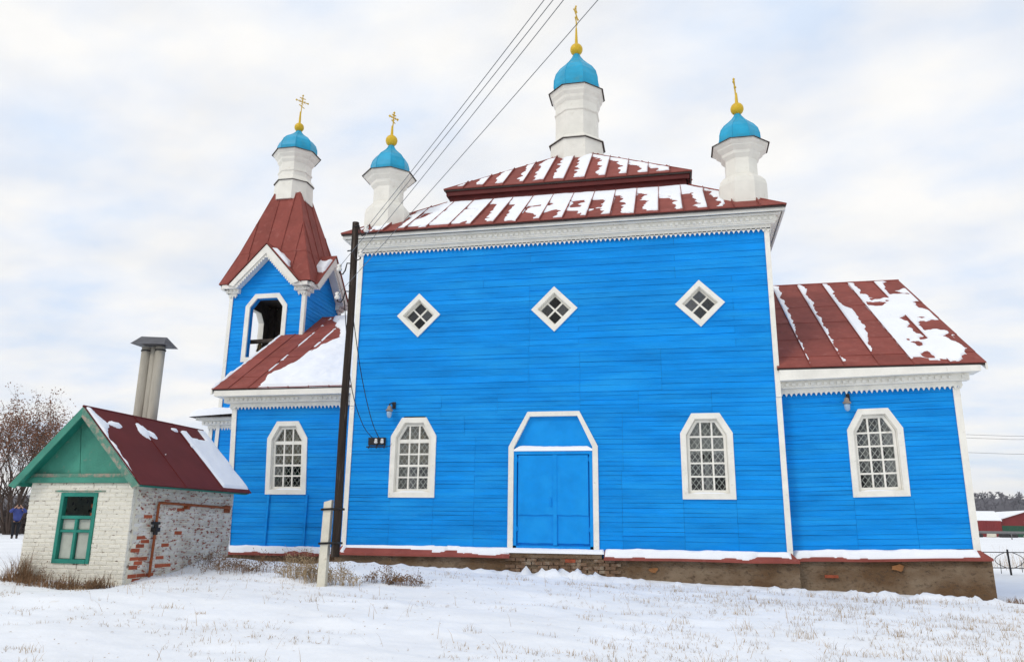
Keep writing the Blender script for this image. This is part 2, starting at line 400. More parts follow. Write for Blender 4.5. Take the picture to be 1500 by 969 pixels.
# ------------------------------------------------------------------ board cladding
BOARDS = []      # (length, wallpart, frame, corners...)
def board_rows(z0, z1, pitch, jit=.12):
    n = max(1, round((z1-z0)/pitch)); e = [z0+(z1-z0)*i/n for i in range(n+1)]
    for i in range(1, n): e[i] += rnd.uniform(-jit, jit)*pitch
    return list(zip(e[:-1], e[1:]))
def snap_rows(rows, openings):
    e = [r_[0] for r_ in rows]+[rows[-1][1]]
    for op in openings:
        if len(op) == 4: continue
        for zq in (min(p[1] for p in op), max(p[1] for p in op)):
            k = min(range(1, len(e)-1), key=lambda i: abs(e[i]-zq)); e[k] = zq
    return [(a, b) for a, b in zip(e[:-1], e[1:]) if b-a > .02]
def cladding(part, fr, rows, outline, openings, joints, gapmax=.0085, single=True, mbs=None, sheath=None):
    """outline and openings are polygons in (u,z); joints(z) gives the vertical joints of a row"""
    rows = snap_rows(rows, openings) if len(rows) > 2 else rows
    for (a, b) in rows:
        ea, eb = a+1e-4, b-1e-4
        o0, o1 = xrange_at(outline, ea), xrange_at(outline, eb)
        if o0 is None and o1 is None: continue
        if o1 is None: o1 = ((o0[0]+o0[1])/2,)*2
        if o0 is None: o0 = o1
        cuts = []
        for op in openings:
            r0_, r1_ = xrange_at(op, ea), xrange_at(op, eb)
            zs = [p[1] for p in op]
            if r0_ is None and r1_ is None: continue
            if r0_ is None:
                q = [p[0] for p in op if abs(p[1]-min(zs)) < 1e-6]; r0_ = (min(q), max(q))
            if r1_ is None:
                q = [p[0] for p in op if abs(p[1]-max(zs)) < 1e-6]; r1_ = (min(q), max(q))
            cuts.append((r0_, r1_))
        cuts.sort(key=lambda c: c[0][0])
        segs = []; L = (o0[0], o1[0])
        for c in cuts:
            segs.append((L, (c[0][0], c[1][0]))); L = (c[0][1], c[1][1])
        segs.append((L, (o0[1], o1[1])))
        for (l, r) in segs:
            if max(r[0]-l[0], r[1]-l[1]) < .03: continue
            if sheath is not None:
                m = sheath
                pts = [(l[0], a), (r[0], a), (r[1], b), (l[1], b)]
                m.prism([fr(u, z, -.012) for u, z in pts], [fr(u, z, -.06) for u, z in pts])
            js = [j for j in joints((a+b)/2) if max(l)+.12 < j < min(r)-.12]
            xsq = [(l, None)]+[((j+rnd.uniform(-.004, .004),)*2, None) for j in js]+[(r, None)]
            for k in range(len(xsq)-1):
                BOARDS.append((part, fr, a, b, xsq[k][0], xsq[k+1][0], gapmax, single, k > 0, k < len(xsq)-2))
def board_mesh(mb, fr, a, b, l, r, gapmax, jl, jr):
    ln = max(r[0]-l[0], r[1]-l[1]); n = max(2, min(9, int(ln/.55)+1))
    s = rnd.uniform(0, 200); off = rnd.uniform(-.004, .004); tl = rnd.uniform(.001, .006)
    gp = [float(x) for x in np.clip((vnoise(s+np.arange(n+1)*.9, s*.37)-.28)*1.5, .10, 1)*gapmax]
    A = []; fs = []
    for i in range(n+1):
        t = i/n
        ub = l[0]+(r[0]-l[0])*t; ut = l[1]+(r[1]-l[1])*t
        if i == 0 and jl: ub += .002; ut += .002
        if i == n and jr: ub -= .002; ut -= .002
        zb = a+gp[i]; zt = b
        d = off+rnd.uniform(-.0015, .0015)
        A += [fr(ub, zb, -.011), fr(ub, zb, d+tl+.012), fr(ut, zt, d+.008), fr(ut, zt, -.011)]
    for i in range(n):
        k = 4*i
        for q in range(4):
            q2 = (q+1) % 4; fs.append((k+q, k+q2, k+4+q2, k+4+q))
    fs.append((0, 3, 2, 1)); fs.append((4*n, 4*n+1, 4*n+2, 4*n+3))
    mb.add(A, fs)
def flush_boards():
    BOARDS.sort(key=lambda q: -((q[5][0]-q[4][0])*(q[3]-q[2]) if q[7] else 0))
    rest = {}
    for i, (part, fr, a, b, l, r, g, single, jl, jr) in enumerate(BOARDS):
        if i < 300 and single:
            m = MB(); board_mesh(m, fr, a, b, l, r, g, jl, jr); m.build('board', BLUE, part)
        else:
            board_mesh(rest.setdefault(part, MB()), fr, a, b, l, r, g, jl, jr)
    for part, m in rest.items(): m.build('cladding', BLUE, part, kind='stuff')

# ================================================================== the church
CX, CY = -2.73, 23.3                     # centre of the hall
church = empty('church', (CX, 18.0, 0), 'bright blue wooden church with white trim, red tin roofs and small blue domes', 'church')
FX0, FX1, FY = -7.82, 2.37, 18.0         # hall front wall
FZ0, FZ1 = .68, 8.06
HB = 28.6                                # back of the hall

def hexwin(xc, z0, w, h, sh, tw): return [(xc-w/2, z0), (xc+w/2, z0), (xc+w/2, z0+sh), (xc+tw/2, z0+h), (xc-tw/2, z0+h), (xc-w/2, z0+sh)]
def make_window(fr, xc, z0, w=1.15, h=1.91, sh=1.46, tw=.62, style=0, curtain='top'):
    P = hexwin(xc, z0, w, h, sh, tw); I = offset(P, .125); J = offset(P, .145); K = offset(P, .205)
    f3 = lambda poly, d: [fr(u, z, d) for u, z in poly]
    mb = MB(); mb.ring(f3(P, .045), f3(I, .045), f3(P, -.012), f3(I, -.012))
    win = mb.build('window', WHITE, church)
    mb = MB(); mb.ring(f3(I, -.002), f3(offset(P, .14), -.002), f3(I, -.20), f3(offset(P, .14), -.20)); mb.build('reveal', WHITE, win)
    mb = MB(); mb.ring(f3(J, -.05), f3(K, -.05), f3(J, -.10), f3(K, -.10)); mb.build('sash_frame', WHITE, win)
    x0, x1 = K[0][0], K[1][0]; zb, zt = K[0][1], K[3][1]
    cols = [x0+(x1-x0)*k/3 for k in range(4)]
    shz = K[2][1]
    if style: rows = [zb]+[zb+(shz-.10-zb)*k/4 for k in (1, 2, 3)]+[shz-.06, zt]
    else: rows = [zb]+[zb+(shz-.02-zb)*k/4 for k in (1, 2, 3)]+[shz-.02, zt]
    bw = .019
    for k in (1, 2):
        q = xrange_at(K, zt-1e-4); m = MB(); fr.box(m, cols[k]-bw, cols[k]+bw, zb-.01, zt+.01, -.09, -.055); m.build('glazing_bar', WHITE, win)
    for k in range(1, 5):
        t = bw
        if style and k == 4: t = .045
        if style and k == 2: t = .028
        q = xrange_at(K, rows[k]); m = MB(); fr.box(m, q[0]-.01, q[1]+.01, rows[k]-t, rows[k]+t, -.088, -.052); m.build('glazing_bar', WHITE, win)
    for a in range(3):
        for b in range(5):
            p = clip(clip(clip(clip(K, 1, 0, -cols[a]), -1, 0, cols[a+1]), 0, 1, -rows[b]), 0, -1, rows[b+1])
            if len(p) < 3: continue
            tl = rnd.uniform(-.012, .012)
            m = MB(); m.prism([fr(u, z, -.070+tl*(u-cols[a])*3) for u, z in p], [fr(u, z, -.074+tl*(u-cols[a])*3) for u, z in p]); m.build('pane', GLASS, win)
    # diamond grille behind the panes
    m = MB(); KK = offset(P, .17); sx, sz = .125, .165
    for sg in (1, -1):
        k = -14
        while k < 26:
            # line  (u-x0)/sx + sg*(z-zb)/sz = k
            aa, bb = 1/sx, sg/sz; cc = -(x0/sx)-sg*zb/sz-k-.35
            pts = []
            for i, p in enumerate(KK):
                q = KK[(i+1) % len(KK)]; dp = aa*p[0]+bb*p[1]+cc; dq = aa*q[0]+bb*q[1]+cc
                if dp*dq < 0: t = dp/(dp-dq); pts.append((p[0]+t*(q[0]-p[0]), p[1]+t*(q[1]-p[1])))
            if len(pts) == 2: m.tube([fr(*pts[0], -.135-.012*sg), fr(*pts[1], -.135-.012*sg)], .0075, 4)
            k += 1
    m.build('grille', WHITE, win)
    # curtains: one sheet with folds
    def cloth(u0, u1, z0_, z1_, mt, d=-.26):
        m = MB(); n = 14; vs = []
        for j, z in enumerate((z0_, z1_)):
            for i in range(n+1):
                vs.append(fr(u0+(u1-u0)*i/n, z+(.02*math.sin(i*1.7+xc) if j == 0 else 0), d+.022*math.sin(i*2.1+xc)))
        m.add(vs, [(i, i+1, n+2+i, n+1+i) for i in range(n)]); m.build('curtain', mt, win, smooth=True)
    if curtain == 'top':
        cloth(x0-.1, x1+.1, zb+(zt-zb)*.42, zt+.1, CURT)
        cloth(x0-.1, x0+.2, zb, zt+.1, CURT2, -.32)
    elif curtain == 'half':
        cloth(x0-.1, x1+.1, zb+(zt-zb)*.55, zt+.1, CURT2)
        cloth(x0+.32, x0+.42, zb, zt, CURT2, -.3)
    else:
        cloth(x1-.12, x1+.1, zb-.1, zt+.1, CURT2)
        cloth(x0+.18, x0+.26, zb-.1, zt, CURT2, -.3); cloth(x0+.48, x0+.56, zb-.1, zt, CURT2, -.3)
    return offset(P, .06)
def make_diamond(fr, xc, zc, r=.57):
    P = [(xc, zc-r), (xc+r, zc), (xc, zc+r), (xc-r, zc)]; I = offset(P, .11); K = offset(P, .155)
    f3 = lambda poly, d: [fr(u, z, d) for u, z in poly]
    mb = MB(); mb.ring(f3(P, .045), f3(I, .045), f3(P, -.012), f3(I, -.012)); win = mb.build('diamond_window', WHITE, church)
    mb = MB(); J = offset(P, .125); mb.ring(f3(I, -.002), f3(J, -.002), f3(I, -.20), f3(J, -.20)); mb.build('reveal', WHITE, win)
    mb = MB(); mb.ring(f3(J, -.10), f3(K, -.10), f3(J, -.15), f3(K, -.15)); mb.build('sash_frame', WHITE, win)
    k = (K[1][0]-xc); w = .020*1.414
    for sg in (1, -1):
        m = MB(); a = (xc-k/2, zc-sg*k/2); b = (xc+k/2, zc+sg*k/2); nx_, nz_ = -sg*.0145, .0145
        q = [(a[0]+nx_, a[1]+nz_), (a[0]-nx_, a[1]-nz_), (b[0]-nx_, b[1]-nz_), (b[0]+nx_, b[1]+nz_)]
        m.prism([fr(u, z, -.105-.002*sg) for u, z in q], [fr(u, z, -.14) for u, z in q]); m.build('glazing_bar', WHITE, win)
    for (dx_, dz_) in ((0, 1), (0, -1), (1, 0), (-1, 0)):
        c = (xc+dx_*k/2, zc+dz_*k/2); h = k/2
        q = [(c[0], c[1]-h), (c[0]+h, c[1]), (c[0], c[1]+h), (c[0]-h, c[1])]
        m = MB(); m.prism([fr(u, z, -.12) for u, z in q], [fr(u, z, -.124) for u, z in q]); m.build('pane', GLASS, win)
    return offset(P, .055)

# ---- hall front wall
frH = Frame((0, FY), (1, 0), (0, -1))
ops = [make_window(frH, -6.165, 1.80, style=1), make_window(frH, .742, 1.79, curtain='half')]
ops += [make_diamond(frH, -6.17, 6.30), make_diamond(frH, -2.71, 6.31), make_diamond(frH, .745, 6.29)]
DX0, DX1 = -3.80, -1.70
doorP = [(DX0, .64), (DX1, .64), (DX1, 2.98), (-2.12, 3.80), (-3.35, 3.80), (DX0, 2.98)]
doorC = [(DX0+.06, .5), (DX1-.06, .5), (DX1-.06, 2.96), (-2.16, 3.74), (-3.31, 3.74), (DX0+.06, 2.96)]
ops.append(doorC)
outl = [(FX0, FZ0), (FX1, FZ0), (FX1, FZ1+.2), (FX0, FZ1+.2)]
rows = board_rows(FZ0, 4.25, .103, .16)+board_rows(4.25, FZ1+.2, .145, .25)
def jH(z):
    if z < 1.83: return [-6.70, -5.62, -4.62, -1.15-.02, .18, 1.32]
    if z < 2.4: return [-4.62, -1.17]
    if z < 3.75: return [-4.9 if z > 3.2 else -4.62, -1.13]
    if z < 4.3: return [-6.9, -5.5, -4.1, -2.1, -.75, .9]
    if z < 5.2: return [-3.33, -2.1, -.2]
    if z < 6.9: return [-3.33, 1.5] if int(z*6) % 2 else [-3.33, -2.12]
    return [-4.5, .2] if int(z*5) % 2 else [-3.3]
sh = MB()
wallH = MB(); wallH.box(FX0, FX0+.16, FY+.065, HB, .3, 8.5); wallH.box(FX1-.16, FX1, FY+.065, HB, .3, 8.5); wallH.box(FX0+.16, FX1-.16, HB-.16, HB, .3, 8.5)
wallH.box(FX0+.16, FX1-.16, FY+.07, HB-.16, .3, .45)
wallH = wallH.build('wall', INWOOD, church)
for (fx, sgn) in ((FX0, -1), (FX1, 1)):
    frS = Frame((fx, FY), (0, 1), (sgn, 0))
    cladding(wallH, frS, board_rows(FZ0, FZ1+.2, .15), [(0, FZ0), (HB-FY, FZ0), (HB-FY, FZ1+.2), (0, FZ1+.2)], [], lambda z: [3.3, 7.1], single=False, sheath=sh)
cladding(wallH, frH, rows, outl, ops, jH, sheath=sh)
sh.build('sheathing', BACKWOOD, wallH)
# corner boards
for (x, s_) in ((FX0, -1), (FX1, 1)):
    m = MB(); xa, xb = (x-.045, x+.075) if s_ < 0 else (x-.075, x+.045)
    m.box(xa, xb, FY-.045, FY-.026, FZ0-.03, 4.02); m.box(xa+.004, xb-.003, FY-.047, FY-.026, 4.03, FZ1+.02)
    m.box(min(x+s_*.026, x+s_*.045), max(x+s_*.026, x+s_*.045), FY-.025, FY+.10, FZ0-.03, FZ1+.02)
    m.build('corner_board', WHITE, church)

# ---- cornice: mitred rings round a rectangle
def ringbox(mb, x0, x1, y0, y1, z0, z1, t):
    o = [(x0, y0), (x1, y0), (x1, y1), (x0, y1)]; i = [(x0+t, y0+t), (x1-t, y0+t), (x1-t, y1-t), (x0+t, y1-t)]
    return mb.ring([(a, b, z1) for a, b in o], [(a, b, z1) for a, b in i], [(a, b, z0) for a, b in o], [(a, b, z0) for a, b in i])
def teeth(mb, fr, u0, u1, z, w, h, d0, d1):
    n = max(1, int((u1-u0)/w)); w = (u1-u0)/n
    for i in range(n):
        a = u0+i*w; j = rnd.uniform(-.006, .006)
        p = [(a+.004, z), (a+w/2, z-h+j), (a+w-.004, z)]
        mb.prism([fr(u, q, d1) for u, q in p], [fr(u, q, d0) for u, q in p])
def dentils(mb, fr, u0, u1, z, h, d, w=.075, gap=.06):
    u = u0
    while u+w < u1:
        if rnd.random() > .04: fr.box(mb, u, u+w, z, z+h, d, d+.04)
        u += w+gap
def cornice(x0, x1, y0, y1, z, eave, parent):
    m = MB(); ringbox(m, x0-.08, x1+.08, y0-.08, y1+.08, z+.06, z+.16, .05); a = m.build('cornice', WHITE, parent)
    m = MB(); ringbox(m, x0-.17, x1+.17, y0-.17, y1+.17, z+.162, z+.19, .14)
    ringbox(m, x0-.19, x1+.19, y0-.19, y1+.19, z+.192, z+.345, .05); m.build('frieze', WHITE, a)
    m = MB(); ringbox(m, x0-.30, x1+.30, y0-.30, y1+.30, z+.347, z+.375, .16)
    ringbox(m, x0-eave+.04, x1+eave-.04, y0-eave+.04, y1+eave-.04, z+.377, z+.50, .05); m.build('fascia', WHITE, a)
    m = MB(); ringbox(m, x0-eave+.09, x1+eave-.09, y0-eave+.09, y1+eave-.09, z+.45, z+.47, eave); m.build('soffit', WHITE, a)
    m = MB()
    for fr, L in ((Frame((x0-.08, y0-.08), (1, 0), (0, -1)), x1-x0+.16), (Frame((x0-.08, y0-.08), (0, 1), (-1, 0)), y1-y0), (Frame((x1+.08, y0-.08), (0, 1), (1, 0)), y1-y0)):
        teeth(m, fr, .0, L, z+.085, .112, .105, -.02, .0)
    m.build('valance_teeth', WHITE, a, kind='stuff')
    m = MB()
    for fr, L in ((Frame((x0-.19, y0-.19), (1, 0), (0, -1)), x1-x0+.38), (Frame((x0-.19, y0-.19), (0, 1), (-1, 0)), 3.), (Frame((x1+.19, y0-.19), (0, 1), (1, 0)), 3.)):
        dentils(m, fr, .03, L-.02, z+.235, .07, .001)
    m.build('dentils', WHITE, a, kind='stuff')
    return a
EZ = 8.46
cornice(FX0, FX1, FY, HB, 7.97, .43, church)

# ---- hall roof, lower tier
EX0, EX1, EY0, EY1 = FX0-.40, FX1+.40, FY-.46, HB+.46
TX0, TX1, TY0, TY1 = -6.16, .70, 20.05, 26.55
LZ0, LZ1 = EZ-.02, 10.22
def deck(name, quads, mt, parent):
    m = MB()
    for q in quads:
        q = [Vector(p) for p in q]; n = (q[1]-q[0]).cross(q[-1]-q[0]).normalized()
        if n.z < 0: n = -n
        m.prism([tuple(p-n*.045) for p in q], [tuple(p-n*.004) for p in q])
    return m.build(name, mt, parent)
def tier(x0, x1, y0, y1, z0, X0, X1, Y0, Y1, z1, mt, fronts):
    B = [(x0, y0, z0), (x1, y0, z0), (x1, y1, z0), (x0, y1, z0)]; T = [(X0, Y0, z1), (X1, Y0, z1), (X1, Y1, z1), (X0, Y1, z1)]
    part = deck('roof', [(B[i], B[(i+1) % 4], T[(i+1) % 4], T[i]) for i in range(4)], EDGE, church)
    res = []
    for i in range(4):
        P0 = Vector(B[i]); U = (Vector(B[(i+1) % 4])-P0); L = U.length; U.normalize()
        loc = lambda p: ((Vector(p)-P0).dot(U))
        tm = Vector(T[i]); V = (tm-P0)-U*(tm-P0).dot(U); h = V.length; V.normalize()
        poly = [(0, 0), (L, 0), (loc(T[(i+1) % 4]), h), (loc(T[i]), h)]
        n = fronts[i]; seams = [L*k/n for k in range(n+1)]
        roof_face(part, P0, U, V, poly, seams, [0, h+.01], mt, fin=.06)
        res.append((P0, U, V, poly, L, h))
    return part, res
roofL, resL = tier(EX0, EX1, EY0, EY1, LZ0, TX0, TX1, TY0, TY1, LZ1, RED, (19, 8, 5, 8))
for (P0, U, V, poly, L, h) in resL[:2]:
    m = MB(); m.tube([P0+Vector((0, 0, .02)), P0+U*poly[3][0]+V*h+Vector((0, 0, .03))], .03, 6); m.build('hip_cap', RED, roofL)
# ---- drum wall between the tiers and the upper tier
m = MB(); ringbox(m, TX0+.06, TX1-.06, TY0+.06, TY1-.06, LZ1-.35, 10.62, .08); m.build('clerestory_band', MAROON, church)
m = MB(); ringbox(m, TX0-.02, TX1+.02, TY0-.04, TY1+.04, 10.44, 10.575, .05); m.build('maroon_fascia', MAROON, church)
UX0, UX1, UY0, UY1 = TX0-.08, TX1+.08, TY0-.10, TY1+.10
AP = .55
roofU, resU = tier(UX0, UX1, UY0, UY1, 10.60, CX-AP, CX+AP, CY-AP, CY+AP, 12.78, RED, (12, 10, 8, 10))
for i in range(4):
    P0, U, V, poly, L, h = resU[i]; m = MB(); m.tube([P0+Vector((0, 0, .02)), P0+U*poly[3][0]+V*h+Vector((0, 0, .02))], .028, 6); m.build('hip_cap', RED, roofU)

# ---- cupolas
def cupola(cx, cy, z, R_, tall=1., crossrot=0., zbase=None, lean=0.):
    """z: key heights dict; R_: key radii dict"""
    rot = math.pi/8
    m = MB()
    if 'bulge' in R_:
        m.lathe([(R_['base']*.96, z['b0']), (R_['base'], z['b0']+.12), (R_['base'], z['b1']-.26), (R_['base']*.95, z['b1']-.14), (R_['base']*.80, z['b1']-.03), (R_['shaft']*1.02, z['b1'])], 8, cx, cy, rot)
    else:
        m.lathe([(R_['base']*1.02, z['b0']), (R_['base']*.97, z['b1']-.06), (R_['base']*.97, z['b1']-.03)], 8, cx, cy, rot)
    root = m.build('cupola', WHITE_T, church)
    if 'bulge' not in R_:
        m = MB(); m.lathe([(R_['base']*1.02, z['b1']-.022), (R_['base']*1.035, z['b1']), (R_['shaft']*1.0, z['b1']+.20)], 8, cx, cy, rot); m.build('skirt', WHITE_T, root)
        m = MB(); m.lathe([(R_['base']*.98, z['b1']-.036), (R_['base']*1.045, z['b1']-.028), (R_['base']*1.0, z['b1']-.024)], 8, cx, cy, rot); m.build('drip_edge', EDGE, root)
    m = MB(); m.lathe([(R_['shaft'], z['b1']-.02), (R_['shaft'], z['c0']+.02)], 8, cx, cy, rot)
    if tall > 1: m.lathe([(R_['shaft']+.005, z['c0']-.36), (R_['shaft']+.035, z['c0']-.33), (R_['shaft']+.035, z['c0']-.28), (R_['shaft']+.005, z['c0']-.26)], 8, cx, cy, rot)
    m.build('drum', WHITE_T, root)
    m = MB(); d = R_['cap']-R_['shaft']; hc = z['c1']-z['c0']
    m.lathe([(R_['shaft']+.004, z['c0']), (R_['shaft']+d*.25, z['c0']+hc*.22), (R_['shaft']+d*.30, z['c0']+hc*.40), (R_['shaft']+d*.62, z['c0']+hc*.62), (R_['shaft']+d*.66, z['c0']+hc*.72), (R_['cap']*.97, z['c1']-.05), (R_['cap']*.97, z['c1']-.012)], 8, cx, cy, rot); m.build('cap_cornice', WHITE_T, root)
    m = MB(); m.lathe([(R_['cap']*.95, z['c1']-.011), (R_['cap']*1.03, z['c1']-.026), (R_['cap']*1.025, z['c1']-.01), (R_['dome']*.8, z['c1']+.10)], 8, cx, cy, rot); m.build('drip_edge', EDGE, root)
    # dome: onion with flat ribs
    D, z0, z1 = R_['dome'], z['c1']+.02, z['neck']; H = z1-z0
    prof = [(D*.97, z0), (D*1.0, z0+H*.16), (D*.985, z0+H*.30), (D*.90, z0+H*.46), (D*.72, z0+H*.60), (D*.50, z0+H*.71), (D*.32, z0+H*.81), (D*.19, z0+H*.91), (D*.11, z0+H*1.0)]
    m = MB(); m.lathe(prof, 8, cx, cy, rot); dm = m.build('dome', DOME, root)
    m = MB()
    for k in range(8):
        t = rot+2*math.pi*k/8
        m.tube([(cx+r*1.002*math.cos(t), cy+r*1.002*math.sin(t), zz) for r, zz in prof], .011, 4)
    m.build('dome_seams', DOME, dm)
    br = R_['ball']; zc = z1+br*.85
    m = MB(); m.lathe([(br*max(.02, math.sin(math.pi*k/14)), zc-br*math.cos(math.pi*k/14)) for k in range(15)], 20, cx, cy); m.build('ball', GOLD, root, smooth=True)
    zt = z['tip']; zs = zc+br*.95; hs = (zt-zs)
    m = MB(); m.lathe([(br*.34, zs-.02), (br*.26, zs+.03), (.028, zs+hs*.42)], 8, cx, cy); m.build('spindle', GOLD, root)
    # eight-ended cross in a plane turned by crossrot about z
    dxv = Vector((math.cos(crossrot), math.sin(crossrot), 0)); m = MB(); t = .019
    c0 = Vector((cx, cy, 0)); L = Vector((lean, 0, 0))
    def bar(a, b, w=t):
        a = Vector(a); b = Vector(b); m.tube([a, b], w, 4)
    pt = lambda s_, zz: c0+dxv*s_+L*(zz-zs)+Vector((0, 0, zz))
    bar(pt(0, zs+hs*.36), pt(0, zt)); w = hs*.20
    bar(pt(-w, zt-hs*.22), pt(w, zt-hs*.22)); bar(pt(-w*.5, zt-hs*.10), pt(w*.5, zt-hs*.10)); bar(pt(-w*.5, zt-hs*.35), pt(w*.5, zt-hs*.43))
    for (a, b) in ((-w, zt-hs*.22), (w, zt-hs*.22), (0, zt)):
        p = pt(a, b); m.lathe([(.005, p.z-.045), (.038, p.z), (.005, p.z+.045)], 5, p.x, p.y)
    for k in range(8):                       # little rays at the crossing
        an = R(45*k+22); bar(pt(math.cos(an)*.05, zt-hs*.22+math.sin(an)*.05), pt(math.cos(an)*w*.62, zt-hs*.22+math.sin(an)*w*.62), t*.4)
    m.build('cross', GOLD, root)
    return root
cupola(CX, CY, dict(b0=12.1, b1=13.32, c0=14.72, c1=15.22, neck=16.85, tip=18.75), dict(base=.93, shaft=.74, cap=.96, dome=.80, ball=.215), 2., R(84))
zz = dict(b0=8.62, b1=9.60, c0=10.04, c1=10.44, neck=11.42, tip=12.42); rr = dict(base=.61, shaft=.405, cap=.73, dome=.53, ball=.165, bulge=1)
cupola(-7.38, 18.55, zz, rr, 1., R(60), lean=.05)
cupola(1.93, 18.55, zz, rr, 1., R(78), lean=-.05)

# ---- side buildings
def side_building(x0, x1, y0, z0, z1, shear, win, openings_extra, eave_x0, eave_x1, ey, ez, ry, rz, seams, laps, yb, endwall):
    fr = Frame((0, y0), (1, 0), (0, -1)); fr.sh = 0
    sf = shear
    class F2(Frame):
        def __call__(s, u, z, d=0.): return (u+sf[1]*(z-z0), y0-d, z+sf[0]*(u-x0))
    fr = F2((0, y0), (1, 0), (0, -1))
    op = make_window(fr, *win[0], **win[1])
    w = MB()
    w.box(x0+.06, x1-.06, yb-.15, yb, .2, z1+.3)
    w.box(x0+.02, x1-.02, y0+.08, yb-.15, .2, .42)
    xe = x1 if endwall > 0 else x0; s_ = endwall
    w.box(min(xe-s_*.15, xe-s_*.05), max(xe-s_*.15, xe-s_*.05), y0+.07, yb, .2, z1+.3)
    wp = w.build('wall', INWOOD, church)
    sh = MB()
    cladding(wp, fr, board_rows(z0, z1+.25, .103, .16), [(x0, z0), (x1, z0), (x1, z1+.25), (x0, z1+.25)], [op]+openings_extra, lambda z: win[2] if z < win[0][1] else [], sheath=sh)
    L = yb-y0; gz_ = rz-.12
    frE = Frame((xe, y0), (0, 1), (s_, 0)); o = [(0, z0), (L, z0), (L, z1+.25), (L/2, gz_), (0, z1+.25)]
    cladding(wp, frE, board_rows(z0, gz_, .15), o, [], lambda z: [L*.4], single=False, sheath=sh)
    sh.build('sheathing', BACKWOOD, wp)
    # corner board
    m = MB(); a, b = (xe-.105, xe+.035) if s_ > 0 else (xe-.035, xe+.105)
    def cb(a, b, za, zb, d0, d1):
        m.hexa([fr(a, za, d1), fr(b, za, d1), fr(b, za, d0), fr(a, za, d0), fr(a, zb, d1), fr(b, zb, d1), fr(b, zb, d0), fr(a, zb, d0)])
    cb(a, b, z0-.04, z1+.03, .024, .045)
    m.build('corner_board', WHITE, church)
    # cornice along the eaves with a return at the free end
    e0, e1 = (x0, x1+.10) if s_ > 0 else (x0-.10, x1)
    def strip(name, d0, d1, za, zb, ex, parent):
        m = MB(); q0, q1 = (x0, x1+ex) if s_ > 0 else (x0-ex, x1)
        cbm = lambda a, b: m.hexa([fr(a, za, d1), fr(b, za, d1), fr(b, za, d0), fr(a, za, d0), fr(a, zb, d1), fr(b, zb, d1), fr(b, zb, d0), fr(a, zb, d0)])
        cbm(q0, q1)
        return m.build(name, WHITE, parent)
    c = strip('cornice', .0, .085, z1+.05, z1+.15, .08, church)
    strip('frieze', .0, .20, z1+.152, z1+.30, .2, c)
    ft = ez-.045
    m = MB(); q0, q1 = (x0, x1+.38) if s_ > 0 else (x0-.38, x1)
    pa = [fr(q0, z1+.302, y0-ey-.02), fr(q1, z1+.302, y0-ey-.02), fr(q1, z1+.302, -.1), fr(q0, z1+.302, -.1)]
    m.hexa(pa+[(p[0], p[1], ez-.025) for p in pa]); m.build('fascia', WHITE, c)
    m = MB(); teeth(m, fr, e0, e1, z1+.08, .105, .10, .06, .086); m.build('valance_teeth', WHITE, c, kind='stuff')
    m = MB(); dentils(m, fr, e0, e1+.04, z1+.195, .065, .201); m.build('dentils', WHITE, c, kind='stuff')
    # roof
    P0 = Vector((eave_x0, ey, ez)); P1 = Vector((eave_x1, ey, ez)); T0 = Vector((eave_x0, ry, rz)); T1 = Vector((eave_x1, ry, rz))
    by = 2*ry-ey
    part = deck('roof', [(P0, P1, T1, T0), ((eave_x1, by, ez), (eave_x0, by, ez), T0, T1)], EDGE, church)
    U = (P1-P0).normalized(); V = (T0-P0); h = V.length; V.normalize(); Lx = (P1-P0).length
    roof_face(part, P0, U, V, [(0, 0), (Lx, 0), (Lx, h), (0, h)], seams(Lx), laps(h), RED)
    Pb = Vector((eave_x1, by, ez)); Vb = (T1-Pb).normalized()
    roof_face(part, Pb, -U, Vb, [(0, 0), (Lx, 0), (Lx, h), (0, h)], [0, Lx], [0, h], RED)
    m = MB(); m.tube([T0+Vector((0, 0, .02)), T1+Vector((0, 0, .02))], .03, 6); m.build('ridge_cap', RED, part)
    # edge of the verge
    m = MB(); xv = eave_x1 if s_ > 0 else eave_x0
    for (a, b) in ((Vector((xv, ey, ez)), Vector((xv, ry, rz))), (Vector((xv, by, ez)), Vector((xv, ry, rz)))):
        n = Vector((0, 0, 1)); m.prism([tuple(a+Vector((-.02, 0, -.14))), tuple(a+Vector((.02, 0, -.14))), tuple(a+Vector((.02, 0, .0))), tuple(a+Vector((-.02, 0, .0)))], [tuple(b+Vector((-.02, 0, -.14))), tuple(b+Vector((.02, 0, -.14))), tuple(b+Vector((.02, 0, .0))), tuple(b+Vector((-.02, 0, .0)))])
    m.build('verge_board', WHITE, part)
    return P0, U, V, Lx, h, part
# altar building (right) and narthex (left)
AR = side_building(2.40, 6.13, 18.3, .72, 4.09, (.027, 0), ((4.36, 1.82), dict(style=0, curtain='side'), [3.8, 5.0]), [], 2.36, 6.62, 17.88, 4.66, 23.3, 8.22,
                   lambda L: [L*k/6 for k in range(7)], lambda h: [0, .62, 1.75, 3.0, 4.3, h], 28.3, 1)
AL = side_building(-11.50, -7.70, 19.0, .58, 4.16, (.0, -.05), ((-9.88, 1.90), dict(style=1, curtain='top'), []), [], -12.14, -7.80, 18.56, 4.64, 23.3, 7.86,
                   lambda L: [0, .50, 1.08, 1.66, 2.24, 2.82, 3.40, L], lambda h: [0, .75, 2.2, 3.7, h], 27.6, -1)
# battens under the narthex window
m = MB(); m.box(-10.44, -10.38, 18.94, 18.972, .60, 1.90); m.build('batten', BLUE, church)
m = MB(); m.box(-9.36, -9.30, 18.94, 18.972, .60, 1.90); m.build('batten', BLUE, church)

